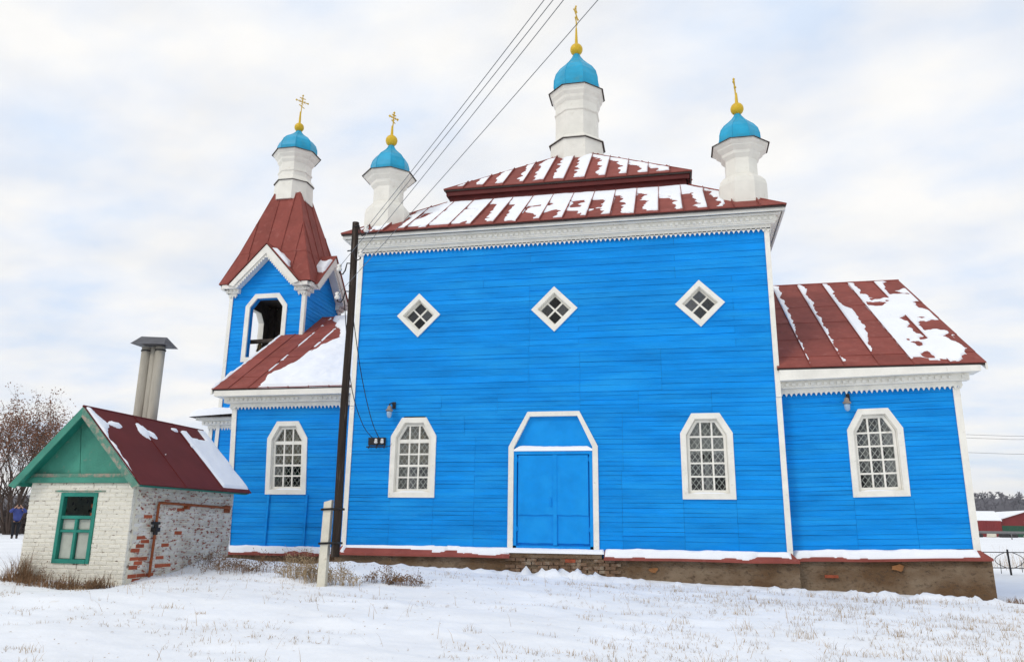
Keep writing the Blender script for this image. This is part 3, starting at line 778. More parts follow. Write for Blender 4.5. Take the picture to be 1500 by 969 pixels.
# ---- plinth and the tin apron above it
def plinth(x0, x1, y0, y1, ztop, d, slope=0.):
    m = MB(); n = 24
    for i in range(n):
        a = x0+(x1-x0)*i/n; b = x0+(x1-x0)*(i+1)/n
        j0 = .025*(vnoise(a*1.7, y0)-.5); j1 = .025*(vnoise(b*1.7, y0)-.5)
        za, zb = ztop+slope*(a-x0), ztop+slope*(b-x0)
        m.hexa([(a, y0+j0-.03, -.6), (b, y0+j1-.03, -.6), (b, y0+.5, -.6), (a, y0+.5, -.6), (a, y0+j0+.02, za), (b, y0+j1+.02, zb), (b, y0+.5, zb), (a, y0+.5, za)])
    m.box(x0, x0+.5, y0+.5, y1, -.6, ztop); m.box(x1-.5, x1, y0+.5, y1, -.6, ztop)
    return m.build('plinth', PLINTH, church)
plinth(FX0-.14, FX1+.14, FY-.15, HB, .50, 0)
plinth(2.52, 6.30, 18.12, 28.3, .545, 0, .02)
plinth(-11.72, -7.98, 18.85, 27.6, .40, 0)
def apron(x0, x1, yw, zw, d, drop, e0=0., e1=0., slope=0.):
    m = MB(); n = 14
    for i in range(n):
        a, b = x0+(x1-x0)*i/n, x0+(x1-x0)*(i+1)/n
        A = x0-e0+(x1-x0+e0+e1)*i/n; B = x0-e0+(x1-x0+e0+e1)*(i+1)/n
        w = lambda q: .02*(vnoise(q*1.3, 4.)-.5)
        za, zb = zw+slope*(a-x0), zw+slope*(b-x0)
        p = [(A, yw-d, za-drop+w(A)), (B, yw-d, zb-drop+w(B)), (b, yw+.0, zb), (a, yw+.0, za)]
        m.prism([(q[0], q[1], q[2]-.012) for q in p], p)
        m.hexa([(A, yw-d-.004, za-drop+w(A)-.045), (B, yw-d-.004, zb-drop+w(B)-.045), (B, yw-d+.006, zb-drop+w(B)-.045), (A, yw-d+.006, za-drop+w(A)-.045), (A, yw-d-.004, za-drop+w(A)+.001), (B, yw-d-.004, zb-drop+w(B)+.001), (B, yw-d+.006, zb-drop+w(B)+.001), (A, yw-d+.006, za-drop+w(A)+.001)])
    return m.build('apron_flashing', RED, church)
apron(FX0, DX0+.1, FY-.03, .685, .24, .17, .12, 0)
apron(DX1+.12, FX1, FY-.03, .685, .24, .17, 0, .14)
apron(2.45, 6.14, 18.27, .715, .24, .17, 0, .16, .024)
apron(-11.5, -7.9, 18.97, .585, .22, .17, .14, 0)
# exposed old bricks under the door: joined, a few pixels each
m = MB()
for r_ in range(6):
    u = -3.95+(.13 if r_ % 2 else 0)
    while u < -1.45:
        if rnd.random() > .1:
            d = rnd.uniform(.0, .014); j_ = rnd.uniform(-.004, .004); m.box(u+rnd.uniform(0, .012), u+.238-rnd.uniform(0, .02), FY-.176-d, FY-.12, .03+.076*r_+j_, .03+.076*r_+.067+j_)
        u += .25
m.build('plinth_brickwork', OLDBRICK, church, kind='stuff')
m = MB(); m.box(-2.45, -2.22, FY-.20, FY-.15, .40, .47); m.build('red_brick', BRICK_R, church)
m = MB(); m.box(3.03, 3.30, 18.05, 18.10, .19, .25); m.build('red_brick', BRICK_R, church)
OCH = mat('ochre_patch', (.27, .12, .045), .95, .25, 9, 6, .6, 30)
for (xo, yo, zo, so) in ((4.49, 18.088, .42, 1.), (-.52, 17.818, .28, .8)):
    q = [(xo+so*(.13+.03*math.sin(a*2.7+xo))*math.cos(R(a*36)), zo+so*(.065+.02*math.sin(a*1.9+xo))*math.sin(R(a*36))) for a in range(10)]
    m = MB(); m.prism([(u, yo, z) for u, z in q], [(u, yo+.03, z) for u, z in q]); m.build('ochre_patch', OCH, church)

# ---- door
m = MB(); m.box(DX0-.02, DX1+.06, FY-.19, FY-.002, .485, .625); m.build('door_sill', PLINTH, church)
door = MB()
f3 = lambda poly, d: [frH(u, z, d) for u, z in poly]
inn = [(DX0+.125, .64), (DX1-.125, .64), (DX1-.125, 2.96), (-2.17, 3.69), (-3.30, 3.69), (DX0+.125, 2.96)]
for i in range(1, 6):
    a, b = doorP[i], doorP[(i+1) % 6]; c, d = inn[i], inn[(i+1) % 6]
    door.prism([frH(*a, .05), frH(*b, .05), frH(*d, .05), frH(*c, .05)], [frH(*a, -.05), frH(*b, -.05), frH(*d, -.05), frH(*c, -.05)])
door = door.build('doorway', WHITE, church)
m = MB(); m.prism(f3(offset(inn, -.02), -.055), f3(offset(inn, -.02), -.12)); m.build('blind_panel', BLUE_SHEET, door)
m = MB(); frH.box(m, DX0+.13, DX1-.13, 2.80, 2.90, -.05, .035); m.build('lintel', BLUE_SHEET, door)
for k, (a, b) in enumerate(((DX0+.13, DX0+.20), (DX1-.20, DX1-.13))):
    m = MB(); frH.box(m, a, b, .66, 2.80, -.05, .03); m.build('jamb', BLUE_SHEET, door)
m = MB(); frH.box(m, DX0+.13, DX1-.13, .60, .74, -.05, .03); m.build('threshold', BLUE_SHEET, door)
mid = -2.70
for k, (a, b) in enumerate(((DX0+.225, mid-.012), (mid+.012, DX1-.225))):
    m = MB(); frH.box(m, a, b, .80, 2.78, -.05, -.012); leaf = m.build('door_leaf', BLUE_SHEET, door)
    m = MB()
    # two overlapping sheets of tin, edges a little buckled
    for (za, zb, d) in ((.80, 1.45, .004), (1.425, 2.78, .034)):
        n = 8
        for i in range(n):
            u0_, u1_ = a+.01+(b-a-.02)*i/n, a+.01+(b-a-.02)*(i+1)/n
            w0, w1 = .006*math.sin(i*1.3+k), .006*math.sin((i+1)*1.3+k)
            m.hexa([frH(u0_, za+w0, d-.012), frH(u1_, za+w1, d-.012), frH(u1_, za+w1, -.013), frH(u0_, za+w0, -.013), frH(u0_, zb, d-.012), frH(u1_, zb, d-.012), frH(u1_, zb, -.013), frH(u0_, zb, -.013)])
    m.build('tin_sheet', BLUE_SHEET, leaf)
    m = MB()
    for zh in (1.05, 2.62):
        xh = a-.03 if k == 0 else b+.03
        m.tube([frH(xh, zh, .012), frH(xh, zh+.13, .012)], .018, 8); frH.box(m, xh-.05, xh+.05, zh+.02, zh+.10, -.012, .004)
    m.build('hinge', BLUE_SHEET, leaf)
m = MB(); frH.box(m, mid-.045, mid+.045, .76, 2.79, -.012, .034); m.build('astragal', BLUE_SHEET, door)
m = MB(); m.tube([frH(mid-.10, 1.62, .012), frH(mid-.10, 1.63, .06), frH(mid-.10, 1.80, .06), frH(mid-.10, 1.81, .012)], .011, 6); m.build('handle', BLUE_SHEET, door)

# ---- bell tower
TCX, TCY, TH = -12.72, 23.3, 1.30
TZ = 8.62
towW = None
opn = [(-.73, 6.15), (.73, 6.15), (.73, 8.0), (.42, 8.40), (-.42, 8.40), (-.73, 8.0)]
opi = offset(opn, .15)
gpk = 9.86
m = MB(); m.box(TCX-TH+.1, TCX+TH-.1, TCY-TH+.1, TCY+TH-.1, 5.9, 6.02); m.box(TCX-TH+.07, TCX+TH-.07, TCY-TH+.07, TCY+TH-.07, 8.66, 8.72)
for sx_ in (-1, 1):
    for sy_ in (-1, 1):
        m.box(*(sorted((TCX+sx_*(TH-.09), TCX+sx_*(TH-.25)))), *(sorted((TCY+sy_*(TH-.09), TCY+sy_*(TH-.25)))), .2, 8.66)
towW = m.build('wall', INWOOD, church)
sh = MB()
for k, (ux, uy, nx_, ny_) in enumerate(((1, 0, 0, -1), (0, 1, 1, 0), (-1, 0, 0, 1), (0, -1, -1, 0))):
    fr = Frame((TCX+nx_*TH, TCY+ny_*TH), (ux, uy), (nx_, ny_))
    o = [(-TH, 3.0), (TH, 3.0), (TH, TZ), (0, gpk-.1+.0), (-TH, TZ)]
    o = [(-TH, 3.0), (TH, 3.0), (TH, TZ), (1.05, TZ), (0, gpk), (-1.05, TZ), (-TH, TZ)]
    rws = board_rows(3.0, TZ, .128)
    cladding(towW, fr, rws, [(-TH, 3.0), (TH, 3.0), (TH, TZ), (-TH, TZ)], [offset(opn, .08)] if k != 1 else [], lambda z: [], single=False, sheath=sh)
    cladding(towW, fr, board_rows(TZ, gpk, .128), [(-1.05, TZ), (1.05, TZ), (.01, gpk), (-.01, gpk)], [], lambda z: [], single=False, sheath=sh)
    if k != 1:
        m = MB(); m.ring([fr(u, z, .05) for u, z in opn], [fr(u, z, .05) for u, z in opi], [fr(u, z, -.012) for u, z in opn], [fr(u, z, -.012) for u, z in opi]); arch = m.build('belfry_opening', WHITE, church)
        op2 = offset(opn, .165)
        m = MB(); m.ring([fr(u, z, -.003) for u, z in opi], [fr(u, z, -.003) for u, z in op2], [fr(u, z, -.16) for u, z in opi], [fr(u, z, -.16) for u, z in op2]); m.build('reveal', BLUE if k == 0 else WHITE, arch)
    m = MB()                           # corner boards, one on each side of the face
    fr.box(m, -TH-.03, -TH+.08, 3.0, TZ-.2, .024, .045); m.build('corner_board', WHITE, church); m = MB(); fr.box(m, TH-.08, TH+.044, 3.0, TZ-.2, .024, .045); m.build('corner_board', WHITE, church)
    # pediment: barge boards with a pierced edge
    m = MB(); pk = 9.98; hw = 1.22; zb = 8.66; dd0, dd1 = .33, .37; wd = .21
    for s_ in (-1, 1):
        q = [(0, pk), (s_*hw, zb), (s_*(hw-.16), zb-.06), (0, pk-wd*1.42)]
        m.prism([fr(u, z, dd1) for u, z in q], [fr(u, z, dd0) for u, z in q])
        q = [(0, pk-wd*1.42+.01), (s_*(hw-.19), zb-.04), (s_*(hw-.24), zb-.06), (0, pk-wd*1.42-.05)]
        m.prism([fr(u, z, dd0-.004) for u, z in q], [fr(u, z, .03) for u, z in q])
    ped = m.build('barge_board', WHITE, church)
    m = MB()
    for s_ in (-1, 1):
        n = 15
        for i in range(n):
            t = (i+.5)/n; u = s_*(hw-.24)*t; z = (pk-wd*1.42-.04)*(1-t)+(zb-.05)*t
            fr.box(m, u-.025, u+.025, z-.07, z+.03, .30, .329)
    m.build('valance_teeth', WHITE, ped, kind='stuff')
    # cornice returns at the corners
    for s_ in (-1, 1):
        m = MB()
        for (za, zc_, ex, dp) in ((8.36, 8.44, .05, .08), (8.442, 8.56, .11, .15), (8.562, 8.68, .20, .30)):
            a, b = sorted((s_*(TH-.22-.10*(za > 8.4)), s_*(TH+ex))); fr.box(m, a, b, za, zc_, -.002, dp)
        teeth(m, fr, *sorted((s_*(TH-.22), s_*(TH+.05))), 8.375, .09, .09, .05, .081)
        dentils(m, fr, *sorted((s_*(TH-.3), s_*(TH+.11))), 8.475, .05, .151)
        m.build('cornice', WHITE, church)
    # little gable roof running back into the spire
    m = MB(); pk2 = 10.02; hw2 = 1.28
    for s_ in (-1, 1):
        q = [(0, pk2), (s_*hw2, zb-.01), (s_*hw2, zb+.035), (0, pk2+.05)]
        m.prism([fr(u, z, .40) for u, z in q], [fr(u, z, -.55) for u, z in q])
    m.build('gable_roof', RED, church)
sh.build('sheathing', INWOOD, towW)
SE, SZ0, ST, SZ1 = 1.60, 8.69, .47, 12.30
B = [(TCX-SE, TCY-SE), (TCX+SE, TCY-SE), (TCX+SE, TCY+SE), (TCX-SE, TCY+SE)]; dxs = -.10
# spire faces with a slight bell-cast, in two steps
ME, MZ = 1.20, 9.85
levels = [(SE, SZ0, 0), (ME, MZ, dxs*.3), (ST, SZ1, dxs)]
for lv in range(2):
    e0, z0_, o0 = levels[lv]; e1, z1_, o1 = levels[lv+1]
    B = [(TCX+o0-e0, TCY-e0, z0_), (TCX+o0+e0, TCY-e0, z0_), (TCX+o0+e0, TCY+e0, z0_), (TCX+o0-e0, TCY+e0, z0_)]
    T = [(TCX+o1-e1, TCY-e1, z1_), (TCX+o1+e1, TCY-e1, z1_), (TCX+o1+e1, TCY+e1, z1_), (TCX+o1-e1, TCY+e1, z1_)]
    if lv: dq = [(B[i], B[(i+1) % 4], T[(i+1) % 4], T[i]) for i in range(4)]
    else:
        dq = []
        for i in range(4):
            b0, b1, t0, t1 = (Vector(q) for q in (B[i], B[(i+1) % 4], T[i], T[(i+1) % 4])); g = 1.22/(2*e0)
            dq += [(b0, b0.lerp(b1, .5-g), t0.lerp(t1, .5), t0), (b0.lerp(b1, .5+g), b1, t1, t0.lerp(t1, .5))]
    part = deck('spire_roof', dq, EDGE, church)
    for i in range(4):
        P0 = Vector(B[i]); U = Vector(B[(i+1) % 4])-P0; L = U.length; U.normalize()
        V = Vector(T[i])-P0; V -= U*V.dot(U); h = V.length; V.normalize()
        pl = [(0, 0), (L, 0), ((Vector(T[(i+1) % 4])-P0).dot(U), h), ((Vector(T[i])-P0).dot(U), h)]
        n = 5
        # seams fan: keep them parallel and centred
        c = L/2; st = .56; seams = [0]+[c+st*(k-1.5) for k in range(4)]+[L]
        if lv: roof_face(part, P0, U, V, pl, seams, [0, h+.01], RED, fin=.03)
        else:
            for pq in ([(0, 0), (c-1.22, 0), ((pl[2][0]+pl[3][0])/2, h), pl[3]], [(c+1.22, 0), (L, 0), pl[2], ((pl[2][0]+pl[3][0])/2, h)]):
                roof_face(part, P0, U, V, pq, seams, [0, h+.01], RED, fin=.03)
    for i in range(4):
        m = MB(); m.tube([Vector(B[i])+Vector((0, 0, .015)), Vector(T[i])+Vector((0, 0, .015))], .028, 6); m.build('hip_cap', RED, part)
m = MB(); m.lathe([(.52*1.3, 12.1), (.50*1.3, 12.32)], 4, TCX+dxs, TCY, math.pi/4); m.build('spire_cap', RED, church)
cupola(TCX-.13, TCY, dict(b0=12.05, b1=12.80, c0=13.50, c1=13.92, neck=14.95, tip=16.38), dict(base=.68, shaft=.565, cap=.84, dome=.70, ball=.17), 2., R(52), lean=.04)
m = MB(); m.tube([(TCX-TH+.1, TCY-.62, 6.98), (TCX+TH-.1, TCY-.62, 7.02)], .075, 8); m.build('bell_beam', mat('old_beam', (.13, .10, .075), .9, .3, 6), church)
for (x, s_, lb) in ((TCX-.52, 1., 'small bronze bell hanging from the belfry beam beside the open arch'), (TCX-.16, 1.25, 'larger bronze bell hanging further along the belfry beam')):
    m = MB(); z = 6.66 if s_ < 1.1 else 6.58; r_ = .11*s_
    m.lathe([(.012, z+.27*s_), (.05*s_, z+.25*s_), (r_*.62, z+.20*s_), (r_*.68, z+.10*s_), (r_*.85, z+.04*s_), (r_*1.05, z), (r_*.95, z), (r_*.6, z+.12*s_)], 16, x, TCY-.62, cap=False)
    m.tube([(x, TCY-.62, z+.24*s_), (x, TCY-.62, 6.96)], .014, 6); m.tube([(x, TCY-.62, z+.18*s_), (x, TCY-.62, z-.03)], .012, 6)
    m.build('bell', BRONZE, smooth=True, label=lb, cat='bell')

# ---- west porch under the tower
PX0, PX1, PYF = -14.30, -11.75, 22.05
m = MB(); m.box(PX0+.1, PX1, PYF+.1, 24.7, .2, 4.3); pw = m.build('wall', BACKWOOD, church)
sh = MB(); fr = Frame((0, PYF), (1, 0), (0, -1))
cladding(pw, fr, board_rows(.5, 4.15, .128), [(PX0, .5), (PX1, .5), (PX1, 4.15), (PX0, 4.15)], [], lambda z: [], single=False)
fr2 = Frame((PX0, PYF), (0, 1), (-1, 0)); cladding(pw, fr2, board_rows(.5, 4.15, .128), [(0, .5), (2.5, .5), (2.5, 4.15), (0, 4.15)], [], lambda z: [], single=False)
m = MB(); m.box(PX0-.035, PX0+.09, PYF-.045, PYF-.026, .5, 4.1); m.build('corner_board', WHITE, church)
m = MB()
for (za, zc_, ex) in ((4.05, 4.14, .07), (4.142, 4.27, .20), (4.272, 4.36, .34)): m.box(PX0-ex, PX1, PYF-ex, 24.8, za, zc_)
teeth(m, Frame((PX0, PYF-.07), (1, 0), (0, -1)), -.07, 1.5, 4.07, .09, .09, -.02, .001); dentils(m, Frame((PX0, PYF-.2), (1, 0), (0, -1)), -.18, 1.5, 4.17, .06, .001)
m.build('cornice', WHITE, church)
m = MB(); a = [(PX0-.5, PYF-.48, 4.36), (PX1, PYF-.48, 4.36), (PX1, 24.8, 4.36), (PX0-.5, 24.8, 4.36)]; b = [(PX0-.1, PYF-.05, 4.52), (PX1, PYF-.05, 4.62), (PX1, 24.5, 4.62), (PX0-.1, 24.5, 4.52)]
m.prism(a, b); m.build('roof', EDGE, church)
m = MB(); m.prism([(-15.35, 22.3, 3.05), (-14.34, 22.3, 3.80), (-14.34, 24.4, 3.80), (-15.35, 24.4, 3.05)], [(-15.35, 22.3, 3.10), (-14.34, 22.3, 3.86), (-14.34, 24.4, 3.86), (-15.35, 24.4, 3.10)])
m.tube([(-15.2, 22.4, 3.06), (-14.36, 22.4, 2.9)], .03, 6); m.build('porch_canopy', EDGE, church)
flush_boards()

# ------------------------------------------------------------------ snow on the church
P0, U, V, poly, L, h = resL[0]; st = L/19
sm = MB()
def mk(A, B):
    f = (A % st)/st; n = fbm(A*2.3, B*4.5+3, 4); n2 = fbm(A*.8+20, B*.9, 3)
    col = vnoise(np.floor(A/st)*7.3, 2.2)
    vt = B/h
    strip = (f-(.54+.34*(n-.5)*2-.40*(col-.5)-.16*vt))*.9
    strip = np.where(vt < .01+.10*n, -1, strip)
    top = (vt-(.64+.36*(n-.5)+.30*(col-.5)))*2
    smear = (n2-.52-.25*(A/L-.25))*2.2+np.where((A/L < .30) & (vt > .08), .16, -.30)
    m_ = np.maximum(np.maximum(strip, top), smear)
    red = np.maximum((vt-.86-.05*n)*-1, -1)
    # bare patch in the panels near the right corner tower
    m_ = np.where((A/L > .865+.02*n) & (vt < .33), -1, m_)
    m_ = np.where((A/L < .07) & (vt < .35), np.minimum(m_, strip*.4-.02), m_)
    hipL = A-B*(poly[3][0]/h); hipR = (L-B*((L-poly[2][0])/h))-A
    m_ = np.minimum(m_, np.minimum(hipL, hipR)*1.5-.06)
    return np.minimum(m_, (h-.015-B)*3)
snow_on(sm, P0, U, V, .02, L-.02, .02, h-.005, .03, mk, .042, .022)
P0, U, V, poly2, L2, h2 = resU[0]; st2 = L2/12
def mk2(A, B):
    f = (A % st2)/st2; n = fbm(A*2.5+7, B*4+3, 4); col = vnoise(np.floor(A/st2)*3.3, 9.2); vt = B/h2
    strip = (f-(.50+.30*(n-.5)*2-.36*(col-.5)-.14*vt))*.9
    strip = np.where(vt < .04+.08*n, -1, strip)
    hipL = A-B*(poly2[3][0]/h2); hipR = (L2-B*((L2-poly2[2][0])/h2))-A
    edge = (.45+.6*(n-.5)-hipR)*1.2
    edge = np.where((vt < .18), -1, edge)
    m_ = np.maximum(strip, edge)
    return np.minimum(m_, np.minimum(hipL, hipR)*1.5-.05)
snow_on(sm, P0, U, V, .02, L2-.02, .02, h2-.02, .03, mk2, .04, .022)
sm.build('roof_snow', SNOW, smooth=True, kind='stuff', label='patchy snow in strips along the seams of the hall roof', cat='snow')
# altar roof
sm = MB(); P0, U, V, L, h, _p = AR; st3 = L/6
def mk3(A, B):
    k = np.floor(A/st3); f = (A % st3); n = fbm(A*3, B*3+1, 4); nb = fbm(A*1.6+5, B*1.3+2, 4); vt = B/h
    wdt = .045+.15*vt*(1-.25*(k < 1))+.20*(n-.5)
    wdt = np.where((k == 3), wdt+.20*sst((vt-.15)/.2)*(nb > .40)*sst((.75-vt)/.2), wdt)
    strip = np.where(vt > .0+.06*n, (wdt-f)*1.5, -1)
    strip = np.where(k < .5, np.where(vt > .35, (.16+.2*(n-.5)-f)*1.5, -1), strip)
    big = (.435-nb+.14*(n-.5))*2.6+.08+.20*sst((.30-f)/.2)
    big = np.where(k == 4, big, np.where(k >= 5, big+.12, -1))
    big = np.where((k == 4) & (vt > .80+.1*(n-.5)), -1, big); big = np.where((k >= 4) & (vt < .02+.12*(n-.3)), -1, big)
    m_ = np.maximum(strip, big)
    return np.minimum(m_, np.minimum(L-A, h-B)*2-.07)
snow_on(sm, P0, U, V, .02, L-.02, .02, h-.02, .033, mk3, .045, .022)
sm.build('roof_snow', SNOW, smooth=True, kind='stuff', label='streaks and patches of snow on the low gabled roof at the end without the tower', cat='snow')
sm = MB(); P0, U, V, L, h, _p = AL
def mk4(A, B):
    n = fbm(A*2.2, B*2.2+11, 4); n3 = fbm(A*5, B*5, 3)
    bound = 1.62+.52*B/h*0+.35*(n-.5)+.42*sst((B-1.2)/1.5)*0
    bound = np.interp(B/h, [0, .2, .45, .62, .75, 1], [1.25, 1.42, 1.75, 2.15, 1.95, 1.2])+.45*(n-.5)
    m_ = (A-bound)*1.5
    for sx_ in (1.08, 1.66):
        m_ = np.maximum(m_, np.where((np.abs(A-sx_-.03) < .05+.06*(n3-.5)) & (n > .47) & (B/h > .2), .05, -1))
    verge = (.06+.05*(n3-.5)-A)*2
    m_ = np.maximum(m_, verge)
    tow = (A+P0.x < TCX+TH+.06) & (B*V.y+P0.y > TCY-TH-.05)
    return np.where(tow, -1, m_)
snow_on(sm, P0, U, V, -.03, L-.01, .0, h-.01, .04, mk4, .09, .022)
sm.build('roof_snow', SNOW, smooth=True, kind='stuff', label='thick snow blanket on the lower roof between bell tower and hall', cat='snow')
# tower: a few patches beside the pediments, porch cover
sm = MB()
for (P, Ux, Vx, uc) in (((TCX, TCY-TH-.40, 10.07), (1, 0, -1.06), (0, 1, 0), 1.0), ((TCX+TH+.40, TCY, 10.07), (0, -1, -1.06), (-1, 0, 0), 1.05)):
    def mk5(A, B): return np.minimum((.40+.25*(fbm(A*3, B*4+uc, 3)-.5)-np.abs(A-.75)), (.20+.5*fbm(A*2+uc, B, 2)-.25-np.abs(B-.28)))*1.2
    snow_on(sm, P, Ux, Vx, .1, 1.6, .03, .7, .03, mk5, .07, .02)
sm.build('roof_snow', SNOW, smooth=True, kind='stuff', label='small snow pockets caught beside the pediments of the bell tower', cat='snow')
sm = MB()
def full(A, B): return np.minimum(np.minimum(A, 2.6-A), np.minimum(B, 2.7-B))*1.0+.05
snow_on(sm, (PX0-.5, PYF-.48, 4.40), (1, 0, .05), (0, 1, .07), .0, 2.6, .0, 2.7, .05, full, .16, .02)
snow_on(sm, (-15.38, 22.3, 3.08), (1, 0, .75), (0, 1, 0), .0, 1.25, .0, 2.1, .05, lambda A, B: np.minimum(np.minimum(A, 1.25-A), np.minimum(B, 2.1-B))+.05, .10, .02)
sm.build('roof_snow', SNOW, smooth=True, kind='stuff', label='smooth snow cap on the small porch roof below the tower', cat='snow')
# aprons and door lintel
sm = MB()
def ap(x0, x1, seed, bare):
    def f(A, B):
        X = A+x0; n = fbm(X*1.1+seed, B*3, 3)
        m_ = np.minimum(B-.01-.16*np.clip(fbm(X*1.5+seed*3, .5, 4)-.40, 0, 1)*2.4, .32-B)*1.4
        for (a, b) in bare: m_ = np.where((X > a+.1*n) & (X < b+.1*n), (B-.20+.12*n)*1.0-.05, m_)
        return np.minimum(m_, np.minimum(A, (x1-x0)-A)*1.2+.01)
    return f
Ux, Vx = (1, 0, 0), (0, .24, .17)
snow_on(sm, (FX0, FY-.27, .515), Ux, Vx, 0, DX0+.1-FX0, 0, .30, .03, ap(FX0, DX0+.1, 1., [(-7.75, -5.6), (-5.3, -5.0)]), .075, .01)
snow_on(sm, (DX0-.04, FY-.22, .615), Ux, (0, 1, .12), 0, DX1-DX0+.16, 0, .24, .03, lambda A, B: np.minimum(np.minimum(B+.05, .30-B), .2)*1.0, .05, .01)
snow_on(sm, (DX1+.12, FY-.27, .515), Ux, Vx, 0, FX1-DX1-.05, 0, .30, .03, ap(DX1+.12, FX1, 5., []), .085, .01)
snow_on(sm, (2.42, 18.03, .545), (1, 0, .024), Vx, 0, 3.68, 0, .30, .03, ap(2.42, 6.1, 9., []), .085, .01)
snow_on(sm, (-11.6, 18.75, .415), Ux, Vx, 0, 3.7, 0, .30, .03, ap(-11.6, -7.9, 12., []), .085, .01)
snow_on(sm, (DX0+.10, FY-.055, 2.905), Ux, (0, 1, 0), 0, 1.90, 0, .12, .02, lambda A, B: np.minimum(np.minimum(A+.03, 1.93-A), .2), .075, .0)
for (fx_, zz_) in ((-6.165, 1.955), (.742, 1.945), (4.36, 2.02), (-9.88, 2.06)):
    yy = 18.0 if abs(fx_+2.7) < 4 else (18.3 if fx_ > 0 else 19.0)
    snow_on(sm, (fx_-.42, yy-.02, zz_-.03), Ux, (0, 1, 0), 0, .84, 0, .06, .02, lambda A, B: np.minimum(np.minimum(A, .84-A), .2)+.02, .025, .0)
sm.build('ledge_snow', SNOW, smooth=True, kind='stuff', label='long strips of snow on the tin ledge along the foot of the church walls', cat='snow')

# ------------------------------------------------------------------ fittings on the church wall
def wall_lamp(x, y, z, lb, rot=0):
    e = empty('wall_lamp', (x, y, z), lb, 'lamp', 'lamps on the church wall')
    m = MB(); m.tube([(x+.05, y+.14, z+.16), (x+.05, y+.02, z+.20), (x, y-.01, z+.17), (x, y, z+.08)], .014, 6); m.box(x+.02, x+.10, y+.13, y+.16, z+.08, z+.24); m.build('bracket', IRON, e)
    m = MB(); m.lathe([(.03, z+.13), (.05, z+.10), (.055, z+.05), (.085, z+.03), (.09, z+.0), (.075, z-.005)], 14, x, y); m.build('housing', LAMPM, e, smooth=True)
    m = MB(); m.lathe([(.062, z-.003), (.066, z-.06), (.055, z-.13), (.03, z-.165), (.005, z-.172)], 14, x, y); m.build('globe', OPAL, e, smooth=True)
    m = MB(); m.tube([(x+.03, y+.145, z+.12), (x-.15, y+.147, z+.06), (x-.5, y+.146, z+.07)], .006, 4); m.build('cable', BLUE, e)
wall_lamp(-6.76, 17.815, 3.86, 'grey jar lamp above the window beside the utility pole')
wall_lamp(3.80, 18.105, 3.88, 'grey jar lamp on the low end wall of the church')
e = empty('insulator_board', (-7.09, 17.93, 3.02), 'small black board with two white insulators on the blue wall', 'insulator board')
m = MB(); m.box(-7.31, -6.87, 17.93, 17.965, 3.05, 3.23); m.build('board', IRON, e)
for x in (-7.10, -6.94):
    m = MB(); m.lathe([(.02, 3.08), (.045, 3.10), (.045, 3.13), (.03, 3.14), (.04, 3.17), (.022, 3.20)], 10, x, 17.90); m.build('insulator', PORC, e)
m = MB(); m.tube([(-7.34, 17.90, 3.0), (-6.86, 17.90, 3.0)], .016, 6)
for x in (-7.28, -7.08, -6.88): m.tube([(x, 17.96, 3.06), (x, 17.90, 3.0), (x, 17.90, 2.96)], .014, 6)
m.tube([(-6.86, 17.90, 3.0), (-6.75, 17.955, 3.02), (-6.70, 17.962, 3.10)], .008, 4); m.build('bar', IRON, e)

# ------------------------------------------------------------------ utility pole
pb = Vector((-6.165, 13.83, .58)); ptop = Vector((-6.13, 13.75, 7.10))
up_ = empty('utility_pole', (-6.3, 13.85, gz(-6.4, 13.9)-.05), 'dark weathered wooden pole strapped to a short white concrete post', 'utility pole')
m = MB(); n = 9; m.tube([pb.lerp(ptop, i/n)+Vector((.012*math.sin(i*1.3), .01*math.cos(i*1.7), 0)) for i in range(n+1)], [.082-.014*i/n for i in range(n+1)], 14); m.build('pole', POLE, up_, smooth=False)
m = MB(); b0 = gz(-6.4, 13.9)-.3
m.hexa([(-6.46, 13.77, b0), (-6.305, 13.77, b0), (-6.305, 13.89, b0), (-6.46, 13.89, b0), (-6.425, 13.775, 1.56), (-6.275, 13.775, 1.60), (-6.275, 13.885, 1.60), (-6.425, 13.885, 1.56)]); m.build('concrete_post', CONC, up_)
for z in (.80, 1.41):
    m = MB()
    for k in range(3): m.tube([(-6.462, 13.745, z+.012*k), (-6.08, 13.735, z+.02+.012*k), (-6.07, 13.925, z+.01+.012*k), (-6.458, 13.915, z+.012*k), (-6.462, 13.745, z+.012*k)], .008, 4)
    m.build('wire_strap', IRON, up_)
def insul(pt_, side, hook):
    m = MB(); p = Vector(pt_)
    m.tube([p+Vector((-side*.30, .02, .12)), p+Vector((-side*.16, 0, .13)), p+Vector((-side*.13, 0, -.02)), p+Vector((-side*.08, 0, -.10)), p+Vector((-side*.01, 0, -.07)), p+Vector((0, 0, .03))], .014, 6); m.build('hook', IRON, up_)
    m = MB(); m.lathe([(.02, p.z-.03), (.055, p.z-.01), (.05, p.z+.03), (.03, p.z+.045), (.048, p.z+.075), (.045, p.z+.10), (.02, p.z+.12)], 12, p.x, p.y); m.build('insulator', PORC, up_, smooth=True)
IP = [(-5.87, 13.66, 6.87), (-5.96, 13.68, 6.36), (-6.42, 13.72, 6.10), (-6.43, 13.74, 5.52)]
for i, p in enumerate(IP): insul(p, 1 if i < 2 else -1, 0)
ends = [(780, 0), (795, 0), (811, 0), (864, 0)]
WE = [(-1.30, 7.63, 7.0), (-1.08, 7.67, 7.0), (-1.20, 7.65, 7.0), (-.70, 7.75, 7.0)]
